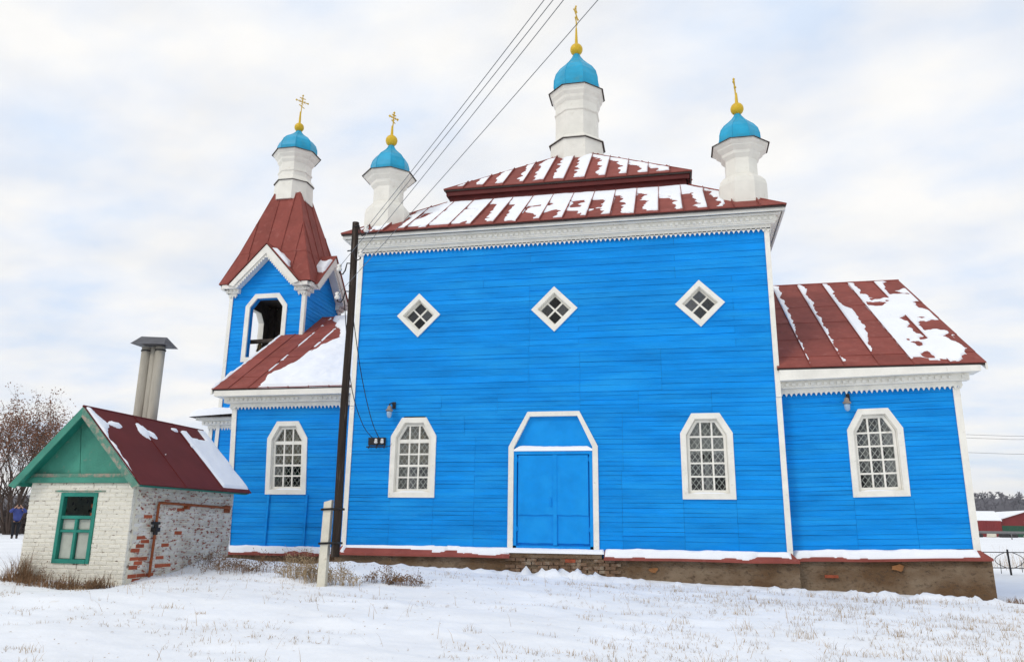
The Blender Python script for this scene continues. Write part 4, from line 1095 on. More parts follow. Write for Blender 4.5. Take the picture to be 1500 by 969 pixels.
for i, p in enumerate(IP):
    a = Vector(p)+Vector((0, 0, .06)); b = Vector(WE[i]); d = b-a; b2 = a+d*4.5
    m = MB(); n = 24
    # shallow catenary through both known points
    pts = []
    for k in range(n+1):
        t = 4.5*k/n; pts.append(a+d*t+Vector((0, 0, .012*t*(t-1)*d.length)))
    m.tube(pts, .0055, 5); m.build('overhead_wire', WIREM, label=('thin overhead wire tied to the topmost insulator of the pole', 'thin overhead wire tied to the second insulator on the hall side of the pole', 'thin overhead wire tied to the upper insulator on the tower side of the pole', 'thin overhead wire tied to the lowest insulator of the pole')[i], cat='wire', group='overhead wires leaving the pole')
for i, (pts, lb) in enumerate((([(-6.16, 13.66, 5.75), (-6.55, 15.4, 4.4), (-6.85, 16.9, 3.55), (-7.0, 17.90, 3.17)], 'sagging black cable from the pole to the insulator nearest the window'),
                   ([(-6.22, 13.62, 5.42), (-6.75, 15.4, 4.1), (-7.05, 16.9, 3.42), (-7.14, 17.90, 3.17)], 'sagging black cable from the pole to the middle of the insulator board'))):
    m = MB(); P = [Vector(q) for q in pts]; out_ = []
    for k in range(17):
        t = k/16*3; j = min(int(t), 2); s_ = t-j
        p0 = P[max(j-1, 0)]; p1 = P[j]; p2 = P[j+1]; p3 = P[min(j+2, 3)]
        out_.append(.5*((2*p1)+(p2-p0)*s_+(2*p0-5*p1+4*p2-p3)*s_*s_+(3*p1-p0-3*p2+p3)*s_**3))
    m.tube(out_, .009, 5); m.build('service_cable', IRON, label=lb, cat='cable')

# ------------------------------------------------------------------ brick shed
SX0, SX1, SY0, SY1 = -12.12, -9.87, 12.98, 16.40
SZB, SZT = .0, 1.86
shed = empty('brick_shed', ((SX0+SX1)/2, SY0, SZB), 'small whitewashed brick shed with green gable, broken window and dark red tin roof', 'shed')
WX0, WX1, WZ0, WZ1 = -11.41, -10.62, .40, 1.68
m = MB(); t = .12
m.box(SX0+.012, WX0, SY0+.005, SY0+t, SZB-.2, SZT); m.box(WX1, SX1-.012, SY0+.005, SY0+t, SZB-.2, SZT); m.box(WX0, WX1, SY0+.005, SY0+t, SZB-.2, WZ0-.002); m.box(WX0, WX1, SY0+.005, SY0+t, WZ1+.002, SZT)
m.box(SX1-t, SX1-.006, SY0+t, SY1-.012, SZB-.2, SZT); m.box(SX0+.012, SX0+t, SY0+t, SY1-.012, SZB-.2, SZT); m.box(SX0+t, SX1-t, SY1-t, SY1-.012, SZB-.2, SZT)
swall = m.build('wall', MORTAR, shed)
BR = []
prow = .0765; nrow = int((SZT-SZB)/prow)+1
for r_ in range(nrow):
    z = SZB+r_*prow
    if z+.066 > SZT: break
    # front, stretcher/header mix
    u = SX0; first = True; k = r_ % 2
    while u < SX1-.03:
        w = .125 if (first and k) else .25
        if SX1-u < .30: w = SX1-u
        a, b = u, min(u+w, SX1); u = b; first = False
        lo_, hi_ = a+.004, b-.005
        if z < WZ1 and z+.066 > WZ0:
            segs = [(lo_, min(hi_, WX0-.004)), (max(lo_, WX1+.004), hi_)]
        else: segs = [(lo_, hi_)]
        for (p, q) in segs:
            if q-p > .03: BR.append(('f', p, q, z))
    u = SY0+.125 if not k else SY0+.25; 
    while u < SY1-.03:
        w = .25
        if SY1-u < .30: w = SY1-u
        a, b = u, min(u+w, SY1); u = b
        if b-.005-(a+.004) > .03: BR.append(('s', a+.004, b-.005, z))
meshes = {}
def brick_mesh(w, side):
    key = (round(w, 2), side, rnd.randint(0, 3))
    if key in meshes: return meshes[key]
    rg = random.Random(hash(key) & 0xffff); v = []
    w = key[0]; hgt = .067; c = .008; dp = .05
    j = lambda: rg.uniform(-.0045, .0045)
    # bevelled face block: local x along, -y out
    outer = [(0, 0), (w, 0), (w, hgt), (0, hgt)]; inner = [(c, c), (w-c, c), (w-c, hgt-c), (c, hgt-c)]
    V_ = [(x+j(), dp, z) for x, z in outer]+[(x+j(), .004, z+j()) for x, z in outer]+[(x+j(), -.004+j(), z+j()) for x, z in inner]
    fs = [(3, 2, 1, 0), (8, 9, 10, 11)]+[(i, (i+1) % 4, 4+(i+1) % 4, 4+i) for i in range(4)]+[(4+i, 4+(i+1) % 4, 8+(i+1) % 4, 8+i) for i in range(4)]
    me = bpy.data.meshes.new('brick'); me.from_pydata(V_, [], fs); me.update(); meshes[key] = (me, V_, fs); return meshes[key]
BR.sort(key=lambda b: (-(b[2]-b[1] > .1), 0 if b[0] == 's' and b[1] < 14.6 else (1 if b[0] == 'f' and b[3] > .2 else 2)))
rest = {'f': MB(), 's': MB()}; matmesh = {}
for i, (sd_, a, b, z) in enumerate(BR):
    me, V_, fs = brick_mesh(b-a, sd_)
    out_d = rnd.uniform(-.004, .004); zj = z+rnd.uniform(-.003, .003)
    red = (sd_ == 's' and ((a < SY0+.4 and z < .85 and rnd.random() < .6) or rnd.random() < .08)) or (sd_ == 'f' and rnd.random() < .006)
    pos = Vector((a, SY0+out_d, zj)) if sd_ == 'f' else Vector((SX1+out_d, a, zj))
    if i < 300:
        key = (me, red, sd_)
        if key not in matmesh:
            m2 = me.copy(); m2.materials.append(BRICK_R if red else (BRICK_F if sd_ == 'f' else BRICK_S)); matmesh[key] = m2
        ob = bpy.data.objects.new('brick', matmesh[key]); COL.objects.link(ob); ob.parent = swall; ob.location = pos-ORG[swall]
        if sd_ == 's': ob.rotation_euler = (0, 0, R(90))
        ORG[ob] = pos
    else:
        if sd_ == 'f': rest['f'].add([(pos.x+x, pos.y+y, pos.z+z_) for x, y, z_ in V_], fs)
        else: rest['s'].add([(pos.x-y, pos.y+x, pos.z+z_) for x, y, z_ in V_], fs)
if rest['f'].v: rest['f'].build('brickwork', BRICK_F, swall, kind='stuff')
if rest['s'].v: rest['s'].build('brickwork', BRICK_S, swall, kind='stuff')
# window: frame, bars, panels
def fb(mb, a, b, z0_, z1_, y0_, y1_): mb.box(a, b, y0_, y1_, z0_, z1_)
yw = SY0
m = MB(); fb(m, WX0, WX0+.07, WZ0, WZ1, yw-.02, yw+.08); fb(m, WX1-.07, WX1, WZ0, WZ1, yw-.02, yw+.08); fb(m, WX0+.07, WX1-.07, WZ1-.07, WZ1, yw-.018, yw+.08); fb(m, WX0+.07, WX1-.07, WZ0, WZ0+.075, yw-.03, yw+.08)
swin = m.build('window', TEALD, shed)
tz = WZ0+.80
m = MB(); fb(m, WX0+.07, WX1-.07, tz, tz+.06, yw-.01, yw+.05); m.build('transom', TEALD, swin)
m = MB(); fb(m, (WX0+WX1)/2-.028, (WX0+WX1)/2+.028, WZ0+.075, tz, yw+.0, yw+.05); m.build('mullion', TEALD, swin)
m = MB(); fb(m, WX0+.07, WX1-.07, tz-.245, tz-.195, yw+.004, yw+.05); m.build('glazing_bar', TEALD, swin)
for (a, b) in ((WX0+.075, (WX0+WX1)/2-.03), ((WX0+WX1)/2+.03, WX1-.075)):
    m = MB(); fb(m, a+.01, b-.01, WZ0+.085, tz-.25, yw+.055, yw+.065); m.build('boarded_panel', BOARDW, swin)
    m = MB(); fb(m, a, b, tz-.19, tz-.01, yw+.055, yw+.062); m.build('boarded_panel', BOARDW, swin)
m = MB()
for r_ in range(4):
    for c in range(2):
        u = WX1-.30+.13*c+(.05 if r_ % 2 else 0); m.box(u, min(u+.12, WX1-.05), yw+.22, yw+.32, tz+.04+.085*r_, tz+.115+.085*r_)
m.build('inner_bricks', BRICK_R, swin)
m = MB(); fb(m, WX0-.15, WX1+.16, WZ1+.015, WZ1+.045, yw-.016, yw+.02); m.build('lintel', WORN, shed)
# gable and roof
RX, RZ = (SX0+SX1)/2+.01, 3.27; EXL, EXR, EZs = -12.33, -9.60, 1.84; RY0, RY1 = SY0-.26, 16.62
tzg = 2.02
m = MB(); m.box(SX0-.22, SX1+.02, SY0-.05, SY0+.10, 1.865, 1.965); m.build('gable_beam', TEAL, shed)
m = MB(); m.box(SX0-.16, SX1+.0, SY0-.03, SY0+.10, 1.967, 2.035); m.build('gable_ledge', WORN, shed)
gw = lambda z: (RZ-.06-z)/(RZ-EZs)*((EXR-EXL)/2)
for (a, b) in ((-1, -.18), (-.17, 1)):      # two sheets of the gable panel
    z0_ = 2.037; q = []
    full_ = [(RX-gw(z0_), z0_), (RX+gw(z0_), z0_), (RX, RZ-.08)]
    cut = RX-.16
    p = clip(full_, -1, -.14, cut-.012+.14*2.4) if a == -1 else clip(full_, 1, .14, -cut-.016-.14*2.4)
    dd = .0 if a == -1 else .02
    m = MB(); m.prism([(u, SY0+.02-dd, z) for u, z in p], [(u, SY0+.05, z) for u, z in p]); m.build('gable_panel', TEAL, shed)
m = MB()
for s_ in (-1, 1):
    ex = EXL if s_ < 0 else EXR; n = Vector((s_*(RZ-EZs), 0, abs(ex-RX))).normalized()
    a = Vector((RX, 0, RZ)); b = Vector((ex, 0, EZs)); dv = (b-a).normalized()
    q = [a, b+dv*.06, b+dv*.0-n*.13, a-Vector((0, 0, .19))]
    m2 = MB(); m2.prism([(p.x, RY0-.03, p.z) for p in q], [(p.x, RY0, p.z) for p in q]); m2.build('barge_board', TEAL if s_ < 0 else WORN, shed)
    q = [a-Vector((0, 0, .05)), b-n*.035, b-n*.05, a-Vector((0, 0, .07))]
    m2 = MB(); m2.prism([(p.x, RY0+.002, p.z) for p in q], [(p.x, RY1-.02, p.z) for p in q]); m2.build('roof_boards', TEALD, shed)
m = MB(); m.box(EXR-.09, EXR-.05, RY0+.03, RY1-.05, 1.79, 1.885); m.build('eaves_board', TEALD, shed)
m = MB(); m.box(EXL+.05, EXL+.09, RY0+.03, RY1-.05, 1.79, 1.885); m.build('eaves_board', TEALD, shed)
m = MB(); m.box(SX1-.02, EXR-.1, RY0+.1, RY1-.08, 1.872, 1.884); m.build('soffit', TEALD, shed)
part = deck('roof', [((EXR, RY0, EZs), (EXR, RY1, EZs), (RX, RY1, RZ), (RX, RY0, RZ)), ((EXL, RY1, EZs), (EXL, RY0, EZs), (RX, RY0, RZ), (RX, RY1, RZ))], EDGE, shed)
SP0 = Vector((EXR, RY0, EZs)); SU = Vector((0, 1, 0)); SV = (Vector((RX, RY0, RZ))-SP0); SH = SV.length; SV.normalize(); SL = RY1-RY0
roof_face(part, SP0, SU, SV, [(0, -.03), (SL, -.03), (SL, SH), (0, SH)], [0, SL*.36, SL*.70, SL], [-.03, SH], DARKRED, fin=.02)
Q0 = Vector((EXL, RY1, EZs)); QV = (Vector((RX, RY1, RZ))-Q0).normalized()
roof_face(part, Q0, -SU, QV, [(0, -.03), (SL, -.03), (SL, SH), (0, SH)], [0, SL*.3, SL*.64, SL], [-.03, SH], DARKRED, fin=.02)
m = MB(); m.tube([(RX, RY0-.02, RZ+.015), (RX, RY1, RZ+.015)], .025, 6); m.build('ridge_cap', DARKRED, part)
sm = MB()
def mks(A, B):
    n = fbm(A*2.3+2, B*2.3, 4); n2 = fbm(A*4+4, B*4, 4); vt = B/SH
    w = np.interp(vt, [0, .3, .48, .55, .8, 1], [-.02, .07, .13, .03, .36, .12])
    m_ = (w+.16*(n2-.5)-A)*1.3
    s1 = SL*.36
    for (ac, bc, ra, rb) in ((.55, .80, .22, .10), (s1-.02, .78, .17, .26), (s1+.17, .74, .14, .16), (SL*.70-.12, .90, .14, .07), (SL*.72, .66, .06, .05), (s1+.12, .45, .03, .02)):
        m_ = np.maximum(m_, (1+.9*(n2-.5)-np.sqrt(((A-ac)/ra)**2+((vt-bc)*SH/rb/1.0)**2))*.25)
    r_ = (A-SL*.715-.02*(n-.5))*1.5
    r_ = np.where((vt > .90-.25*sst((A-SL*.80)/.5)*0+.05*(n-.5)) & (A < SL*.90), -1, r_)
    r_ = np.where((A > SL*.78) & (A < SL*.93) & (vt > .80+.08*(n-.5)), -1, r_)
    m_ = np.maximum(m_, np.minimum(r_, (B-.03)*1.5))
    return np.minimum(m_, np.minimum(SL+.05-A, SH-B+.02)*2)
snow_on(sm, SP0, SU, SV, .0, SL-.02, .0, SH-.01, .022, mks, .035, .022)
sm.build('roof_snow', SNOW, smooth=True, kind='stuff', label='snow strip and small patches on the dark red shed roof', cat='snow')
# rusty gas pipe on the side wall
m = MB(); xp = SX1+.07
m.tube([(xp, 13.62, gz(xp, 13.62)-.1), (xp, 13.655, 1.46), (xp, 13.67, 1.505), (xp, 13.71, 1.525), (xp, 16.05, 1.49), (xp-.02, 16.2, 1.47), (xp-.10, 16.24, 1.46)], .026, 8)
pipe = m.build('gas_pipe', RUST, shed)
m = MB(); m.box(SX1-.01, xp+.05, 13.60, 13.72, .98, 1.06); m.tube([(xp, 13.52, 1.14), (xp+.02, 13.72, 1.14)], .03, 6); m.tube([(xp, 13.655, .92), (xp, 13.655, 1.15)], .042, 8); m.build('valve', IRON, pipe)
m = MB(); m.box(SX1-.01, xp+.03, 14.55, 14.63, 1.42, 1.50); m.box(SX1-.008, SX1+.02, 16.05, 16.27, 1.38, 1.54); m.build('pipe_bracket', RUST, pipe)
# three cement flue pipes with a tin hood
fl = MB(); fx, fy = -11.74, 15.5
flp = []
for k, (dx_, dy_) in enumerate(((-.19, 0), (.0, .06), (.19, -.02))):
    m = MB(); m.lathe([(.108, 1.9), (.108, 5.10)], 16, fx+dx_, fy+dy_); flp.append(m.build('flue_pipe', ASB, shed, smooth=True))
m = MB(); m.prism([(fx-.44, fy-.27, 5.15), (fx+.44, fy-.27, 5.10), (fx+.44, fy+.27, 5.10), (fx-.44, fy+.27, 5.15)], [(fx-.36, fy-.02, 5.37), (fx+.30, fy-.02, 5.32), (fx+.30, fy+.02, 5.32), (fx-.36, fy+.02, 5.37)]); m.build('flue_hood', TIN, shed)
for k, dx_ in enumerate((-.19, .19)):
    m = MB(); m.lathe([(.112, 5.0), (.122, 5.0), (.122, 5.03), (.112, 5.03)], 12, fx+dx_, fy+(-.02 if k else 0)); m.build('clamp', IRON, shed)

# ------------------------------------------------------------------ dry weeds and grass
def blade(mb, p, ang, lean, hgt, w, curve=.3, n=2):
    p = Vector(p); d = Vector((math.cos(ang), math.sin(ang), 0)); s_ = Vector((-d.y, d.x, 0))*w
    a = p; b = p+d*lean*.4+Vector((0, 0, hgt*.6)); c = p+d*lean+Vector((0, 0, hgt))
    mb.add([a-s_, a+s_, b+s_*.7, b-s_*.7, c], [(0, 1, 2, 3), (3, 2, 4)])
gm_ = MB(); cnt = 0
ra = np.random.RandomState(11)
for k in range(24000):
    x = ra.uniform(-13, 9); y = ra.uniform(6.8, 17.2)
    right = min(1, max(0, (x+2.5)/5.))
    dens = float(fbm(x*.55+31, y*1.1+7, 3)); fine = float(fbm(x*2.2+3, y*4.5, 2))
    thr = .575-.085*right-(.05 if 9 < y < 15 and x > -1 else 0)
    if dens*.45+fine*.55 < thr: continue
    z = gz(x, y)
    hgt = ra.uniform(.03, .095)*(1.0+.5*right)
    if ra.rand() < .03: hgt *= 2.2
    for q in range(ra.randint(1, 4)):
        blade(gm_, (x+ra.normal(0, .012), y+ra.normal(0, .012), z-.01), ra.uniform(0, 6.28), ra.uniform(.1, 1.3)*hgt, hgt*ra.uniform(.4, 1.), ra.uniform(.0015, .0035))
for k in range(220):
    x = ra.uniform(-12, 9); y = ra.uniform(7, 17); hgt = ra.uniform(.10, .30); blade(gm_, (x, y, gz(x, y)-.01), ra.uniform(0, 6.28), ra.uniform(.2, 1.6)*hgt, hgt, .003)
for k in range(150):
    cx_ = ra.uniform(-12, 9) if k % 3 else ra.uniform(0, 9); cy_ = ra.uniform(7.2, 16.8); h0 = ra.uniform(.05, .15)*(1.3 if cx_ > -1 else .8); nb_ = ra.randint(10, 34); sp_ = ra.uniform(.02, .10)
    for q in range(nb_):
        x = cx_+ra.normal(0, sp_*1.6); y = cy_+ra.normal(0, sp_); hgt = h0*ra.uniform(.3, 1.1)
        blade(gm_, (x, y, gz(x, y)-.01), ra.uniform(0, 6.28), ra.uniform(.1, 1.2)*hgt, hgt, ra.uniform(.0015, .004))
for k in range(900):
    x = ra.uniform(-13, 9); y = ra.uniform(7, 17); s_ = ra.uniform(.004, .012); a_ = ra.uniform(0, 6.28); z = gz(x, y)+.012
    c_, d_ = math.cos(a_)*s_*2.5, math.sin(a_)*s_*2.5
    gm_.add([(x-c_, y-d_, z), (x-d_*.3, y+c_*.3, z+.008), (x+c_, y+d_, z+.004)], [(0, 1, 2)])
gm_.build('dry_grass', GRASSM, kind='stuff', label='sparse dry grass blades poking through the snow in front of the church', cat='grass')
def weeds(name, cx, cy, n, spread, hh, lb, grp, mt, heads=True, dense=False, sy=.5):
    mb = MB()
    for k in range(n):
        x = cx+max(-1.5, min(1.5, rnd.gauss(0, 1)))*spread; y = cy+max(-1.5, min(1.5, rnd.gauss(0, 1)))*spread*sy; z = gz(x, y)-.02
        a = rnd.uniform(0, 6.28); hgt = hh*rnd.uniform(.2, 1.05)*(.35+.65*math.exp(-((x-cx)/spread)**2))*(.5+.9*float(vnoise(x*4.1, y*4.1))); ln = hgt*rnd.uniform(.05, .45 if not dense else .9)
        if dense: blade(mb, (x, y, z), a, ln, hgt, .005); continue
        top = Vector((x+math.cos(a)*ln, y+math.sin(a)*ln, z+hgt))
        mb.tube([(x, y, z), (x+math.cos(a)*ln*.4, y+math.sin(a)*ln*.4, z+hgt*.6), top], [.004, .003, .002], 3, cap=False)
        if heads:
            for q in range(rnd.randint(2, 6)):
                t = rnd.uniform(.5, 1.); b = Vector((x, y, z)).lerp(top, t); an = rnd.uniform(0, 6.28); l2 = rnd.uniform(.03, .10)
                e_ = b+Vector((math.cos(an)*l2, math.sin(an)*l2, l2*rnd.uniform(.2, 1)))
                mb.tube([b, e_], [.002, .0015], 3, cap=False)
                r_ = rnd.uniform(.006, .014); mb.lathe([(.001, e_.z-r_), (r_, e_.z), (.001, e_.z+r_)], 4, e_.x, e_.y)
    return mb.build(name, mt, label=lb, cat='weeds', group=grp)
for i, (x, y, n, s_, h_) in enumerate(((-11.9, 12.78, 420, .24, .62), (-11.35, 12.64, 420, .26, .42), (-10.75, 12.58, 380, .26, .36), (-10.15, 12.62, 340, .24, .40))):
    weeds('weed_clump', x, y, n, s_, h_, ('matted brown grass clump at the shed corner away from the church', 'matted brown grass clump under the shed window beside the corner tuft', 'matted brown grass straight below the teal shed window', 'matted brown grass at the shed corner next to the gas pipe wall')[i], 'matted grass along the shed front', WEEDM, dense=True)
for (x, y, n, s_, h_) in ((-11.4, 12.75, 14, .25, .55), (-10.35, 12.55, 60, .25, .28)):
    weeds('weed_stalks', x, y, n, s_, h_, 'thin dark weed stalks standing before the whitewashed shed front', 'stalks along the shed front', WEEDM)
for (x, y, n, s_, h_, lb_) in ((-9.3, 15.0, 60, .35, .34, 'dry brown weeds on the drift against the peeling shed side'), (-8.7, 14.6, 90, .35, .40, 'dry brown weeds halfway between the shed and the utility pole'), (-8.1, 14.9, 50, .3, .45, 'sparse brown weeds next to the pale weeds of the concrete post')):
    weeds('weed_stalks', x, y, n, s_, h_, lb_, 'weeds between shed and pole', WEEDM)
for (x, y, n, s_, h_, lb_) in ((-7.1, 14.4, 110, .28, .62, 'tall pale weed stalks on the shed side of the concrete post'), (-6.75, 14.15, 80, .22, .5, 'pale weed stalks right against the white concrete post'), (-6.1, 14.0, 70, .2, .42, 'pale weed stalks below the hanging foot of the wooden pole')):
    weeds('weed_stalks', x, y, n, s_, h_, lb_, 'weeds around the concrete post', WEEDL)
for (x, y, n, s_, h_, lb_) in ((-5.45, 14.6, 70, .25, .42, 'dark weeds just past the pole in front of the tin ledge'), (-4.95, 14.5, 60, .25, .28, 'lowest dark weeds past the pole, farther along toward the door')):
    weeds('weed_stalks', x, y, n, s_, h_, lb_, 'weeds past the pole', WEEDM, sy=.25)
for (x, y, n, s_, h_) in ((-9.2, 18.45, 70, .35, .28), (-8.4, 18.45, 90, .25, .38)):
    weeds('weed_stalks', x, y, n, s_, h_, 'brown weeds against the plinth of the low wing by the tower', 'weeds against the wing plinth', WEEDM)
weeds('weed_clump', 6.45, 17.6, 120, .18, .16, 'brown grass at the outer corner of the church plinth', None, WEEDM, dense=True)

# ------------------------------------------------------------------ trees
def tree(name, x, y, hgt, seed, lb, spread=.5, leaves=2600, levels=6, trunk=.16, grp=None, leafr=.06, mt=LEAFM, fork=3, stems=1):
    rg = random.Random(seed); wood = MB(); tips = []
    z0_ = gz(x, y)-.1
    def grow(p, d, ln, r_, lv):
        pts = [p]; q = p; dd = d.copy()
        n = 3 if lv > 1 else 2
        for i in range(n):
            dd = (dd+Vector((rg.gauss(0, .16), rg.gauss(0, .16), rg.gauss(.05, .1)))).normalized(); q = q+dd*ln/n; pts.append(q)
        r1 = r_*.62
        wood.tube(pts, [r_+(r1-r_)*i/n for i in range(n+1)], 6 if lv > 3 else (4 if lv > 1 else 3), cap=False)
        if lv <= 2:
            for t in pts[1:]: tips.append(t)
        if lv == 0: return
        k = rg.randint(2, fork) if lv < levels else 4
        for i in range(k):
            ax = Vector((rg.gauss(0, 1), rg.gauss(0, 1), rg.gauss(0, .4))).normalized()
            nd = (dd+ax*spread*rg.uniform(.6, 1.2)+Vector((0, 0, .12))).normalized()
            st_ = pts[-1] if i < 2 else pts[rg.randint(1, n)]
            grow(st_, nd, ln*rg.uniform(.66, .86), r1*rg.uniform(.7, .95), lv-1)
    root = empty(name, (x, y, z0_), lb, 'tree', grp)
    if stems == 1: grow(Vector((x, y, z0_)), Vector((0, 0, 1)), hgt*.17, trunk, levels)
    for q in range(stems if stems > 1 else 0):
        an = 6.28*q/stems+rg.uniform(-.3, .3); grow(Vector((x+.25*math.cos(an), y+.25*math.sin(an), z0_)), Vector((math.cos(an)*.42, math.sin(an)*.42, 1)).normalized(), hgt*.22, trunk*rg.uniform(.7, 1), levels)
    v = np.array(wood.v); sc = hgt/(v[:, 2].max()-z0_); v[:, 2] = z0_+(v[:, 2]-z0_)*sc; wood.v = [tuple(q) for q in v]
    wood.build('trunk', BARK if leaves else BARKP, root)
    lm = MB()
    for k in range(leaves):
        t = rg.choice(tips); t = Vector((t.x, t.y, z0_+(t.z-z0_)*sc))
        p = t+Vector((rg.gauss(0, .13), rg.gauss(0, .13), rg.gauss(0, .13))); a = Vector((rg.gauss(0, 1), rg.gauss(0, 1), rg.gauss(0, 1))).normalized(); b = a.orthogonal().normalized(); s_ = leafr*rg.uniform(.5, 1.2)
        lm.add([p-a*s_, p+b*s_*.5, p+a*s_, p-b*s_*.5], [(0, 1, 2, 3)])
    if leaves: lm.build('crown', mt, root)
    return root
tree('broadleaf_tree', -38.9, 40.6, 8.9, 5, 'bare winter tree with withered brown leaves behind the photographing person', .58, 8000, 5, .10, leafr=.07, stems=9)
tree('broadleaf_tree', -37.2, 44.0, 7.6, 9, 'smaller bare tree behind the shed ridge beside the larger leafy one', .5, 3000, 5, .11, leafr=.06, stems=6)
# brush and a dark fence behind the person
for i, (x, y, h_) in enumerate(((-45, 43.5, 2.6), (-42.5, 45, 2.9), (-40, 44, 2.5), (-37.6, 46, 2.8), (-35.2, 45, 2.4), (-33, 47, 2.6))):
    rg = random.Random(50+i); mb = MB()
    for k in range(240):
        a = rg.uniform(0, 6.28); r_ = abs(rg.gauss(0, .9)); p = Vector((x+r_*math.cos(a)*1.2, y+r_*math.sin(a), gz(x, y)-.05)); hgt = h_*rg.uniform(.4, 1); d = Vector((rg.gauss(0, .3), rg.gauss(0, .3), 1)).normalized()
        mid_ = p+d*hgt*.55+Vector((rg.gauss(0, .1), rg.gauss(0, .1), 0)); mb.tube([p, mid_, p+d*hgt+Vector((rg.gauss(0, .25), rg.gauss(0, .25), 0))], [.03, .02, .006], 3, cap=False)
        for q in range(3):
            e_ = mid_+Vector((rg.gauss(0, .35), rg.gauss(0, .35), rg.uniform(.1, .7))); mb.tube([mid_, e_], [.012, .004], 3, cap=False)
    mb.build('bush', BRUSH, label='bare dark thicket bush behind the wooden fence by the tree', cat='bush', group='bare bushes behind the fence')
fe = empty('wooden_fence', (-39, 42, gz(-39, 42)), 'low dark wooden rail fence behind the person', 'fence')
for i in range(9):
    x = -46+i*2.0; y = 42.2-.18*i; z = gz(x, y); m = MB(); m.box(x-.06, x+.06, y-.06, y+.06, z-.2, z+1.05); m.build('post', BRUSH, fe)
for zr in (.35, .7, 1.0):
    m = MB(); pts = [(-46+i*2.0, 42.12-.18*i, gz(-46+i*2.0, 42.2-.18*i)+zr+.03*math.sin(i*2+zr*5)) for i in range(9)]; m.tube(pts, .045, 5); m.build('rail', BRUSH, fe)

# ------------------------------------------------------------------ person with a camera at the left
px, py = -31.8, 33.5; pz = gz(px, py)-.02
SKIN = mat('skin', (.48, .28, .2), .6, .05, 10); SWEAT = mat('blue_sweater', (.05, .07, .24), .9, .15, 8); TROU = mat('dark_trousers', (.012, .012, .016), .8, .2, 8); HAIR = mat('dark_hair', (.015, .012, .012), .7, .2, 20)
person = empty('person', (px, py, pz), 'person in blue sweater and black trousers holding a camera to the eyes', 'person')
vd = Vector((-px, -py, 0)).normalized(); rv = Vector((vd.y, -vd.x, 0))      # facing the viewer; rv to the person's left/right axis
def PP(a, f_, z): return Vector((0, 0, z))+rv*a+vd*f_
def skin_obj(name, verts, edges, radii, mt, parent, root=0, sub=2):
    me = bpy.data.meshes.new(name); me.from_pydata([tuple(v) for v in verts], edges, []); me.update(); me.materials.append(mt)
    ob = bpy.data.objects.new(name, me); COL.objects.link(ob); ob.parent = parent; ORG[ob] = ORG[parent]
    sk = ob.modifiers.new('skin', 'SKIN'); sk.use_smooth_shade = True
    for i, r_ in enumerate(radii):
        q = r_ if hasattr(r_, '__len__') else (r_, r_); me.skin_vertices[0].data[i].radius = q; me.skin_vertices[0].data[i].use_root = (i == root)
    s_ = ob.modifiers.new('sub', 'SUBSURF'); s_.levels = sub; s_.render_levels = sub
    return ob
H_ = 1.66
bv = [PP(0, 0, .90), PP(0, .0, 1.12), PP(0, -.01, 1.36), PP(0, .0, 1.44), PP(0, .03, 1.52), PP(0, .045, 1.60)]
be = [(0, 1), (1, 2), (2, 3), (3, 4), (4, 5)]; brd = [(.07, .055), (.10, .07), (.12, .07), .05, .085, .078]
def limb(pts, rads, att):
    k = att
    for p, r_ in zip(pts, rads):
        bv.append(p); brd.append(r_); be.append((k, len(bv)-1)); k = len(bv)-1
    return k
for s_ in (-1, 1):
    limb([PP(s_*.10, 0, .84), PP(s_*.10, .02, .48), PP(s_*.09, -.01, .10), PP(s_*.10, .10, .04)], [.05, .042, .034, .03], 0)
    w_ = limb([PP(s_*.19, 0, 1.37), PP(s_*.32, .12, 1.30), PP(s_*.15, .24, 1.50)], [.042, .034, .026], 2)
    pal = limb([PP(s_*.10, .245, 1.555)], [(.034, .018)], w_)
    for q in range(4): limb([PP(s_*(.075-.006*q), .262-.012*q, 1.615-.015*q), PP(s_*(.045-.004*q), .262-.012*q, 1.635-.018*q)], [.010, .008], pal)
    limb([PP(s_*.075, .235, 1.535), PP(s_*.05, .235, 1.54)], [.011, .009], pal)
skin_obj('body', bv, be, brd, SKIN, person)
# clothing a little larger than the body
cv = [PP(0, 0, .78), PP(0, 0, 1.10), PP(0, -.01, 1.36), PP(0, 0, 1.445)]; ce = [(0, 1), (1, 2), (2, 3)]; cr = [(.215, .16), (.19, .145), (.20, .135), .088]
for s_ in (-1, 1):
    b = len(cv); cv += [PP(s_*.20, 0, 1.37), PP(s_*.335, .118, 1.295), PP(s_*.165, .225, 1.475)]; cr += [.09, .085, .055]; ce += [(2, b), (b, b+1), (b+1, b+2)]
skin_obj('sweater', cv, ce, cr, SWEAT, person)
tv = [PP(0, 0, .94)]; te = []; tr_ = [(.215, .17)]
for s_ in (-1, 1):
    b = len(tv); tv += [PP(s_*.10, 0, .80), PP(s_*.105, .02, .48), PP(s_*.095, -.01, .10)]; tr_ += [.115, .078, .064]; te += [(0, b), (b, b+1), (b+1, b+2)]
skin_obj('trousers', tv, te, tr_, TROU, person)
for s_ in (-1, 1): skin_obj('boot', [PP(s_*.095, -.02, .16), PP(s_*.098, -.01, .06), PP(s_*.105, .12, .045)], [(0, 1), (1, 2)], [.06, .055, .042], TROU, person)
skin_obj('hair', [PP(0, -.02, 1.50), PP(0, -.015, 1.60), PP(0, .02, 1.675)], [(0, 1), (1, 2)], [(.095, .08), (.112, .10), .07], HAIR, person)
m = MB(); c = Vector((px, py, pz))
def obb(mb, o, a, f_, z, ha, hf, hz):
    pts = []
    for dz_ in (-hz, hz):
        for (da, df) in ((-ha, -hf), (ha, -hf), (ha, hf), (-ha, hf)): pts.append(o+rv*(a+da)+vd*(f_+df)+Vector((0, 0, z+dz_)))
    mb.hexa(pts)
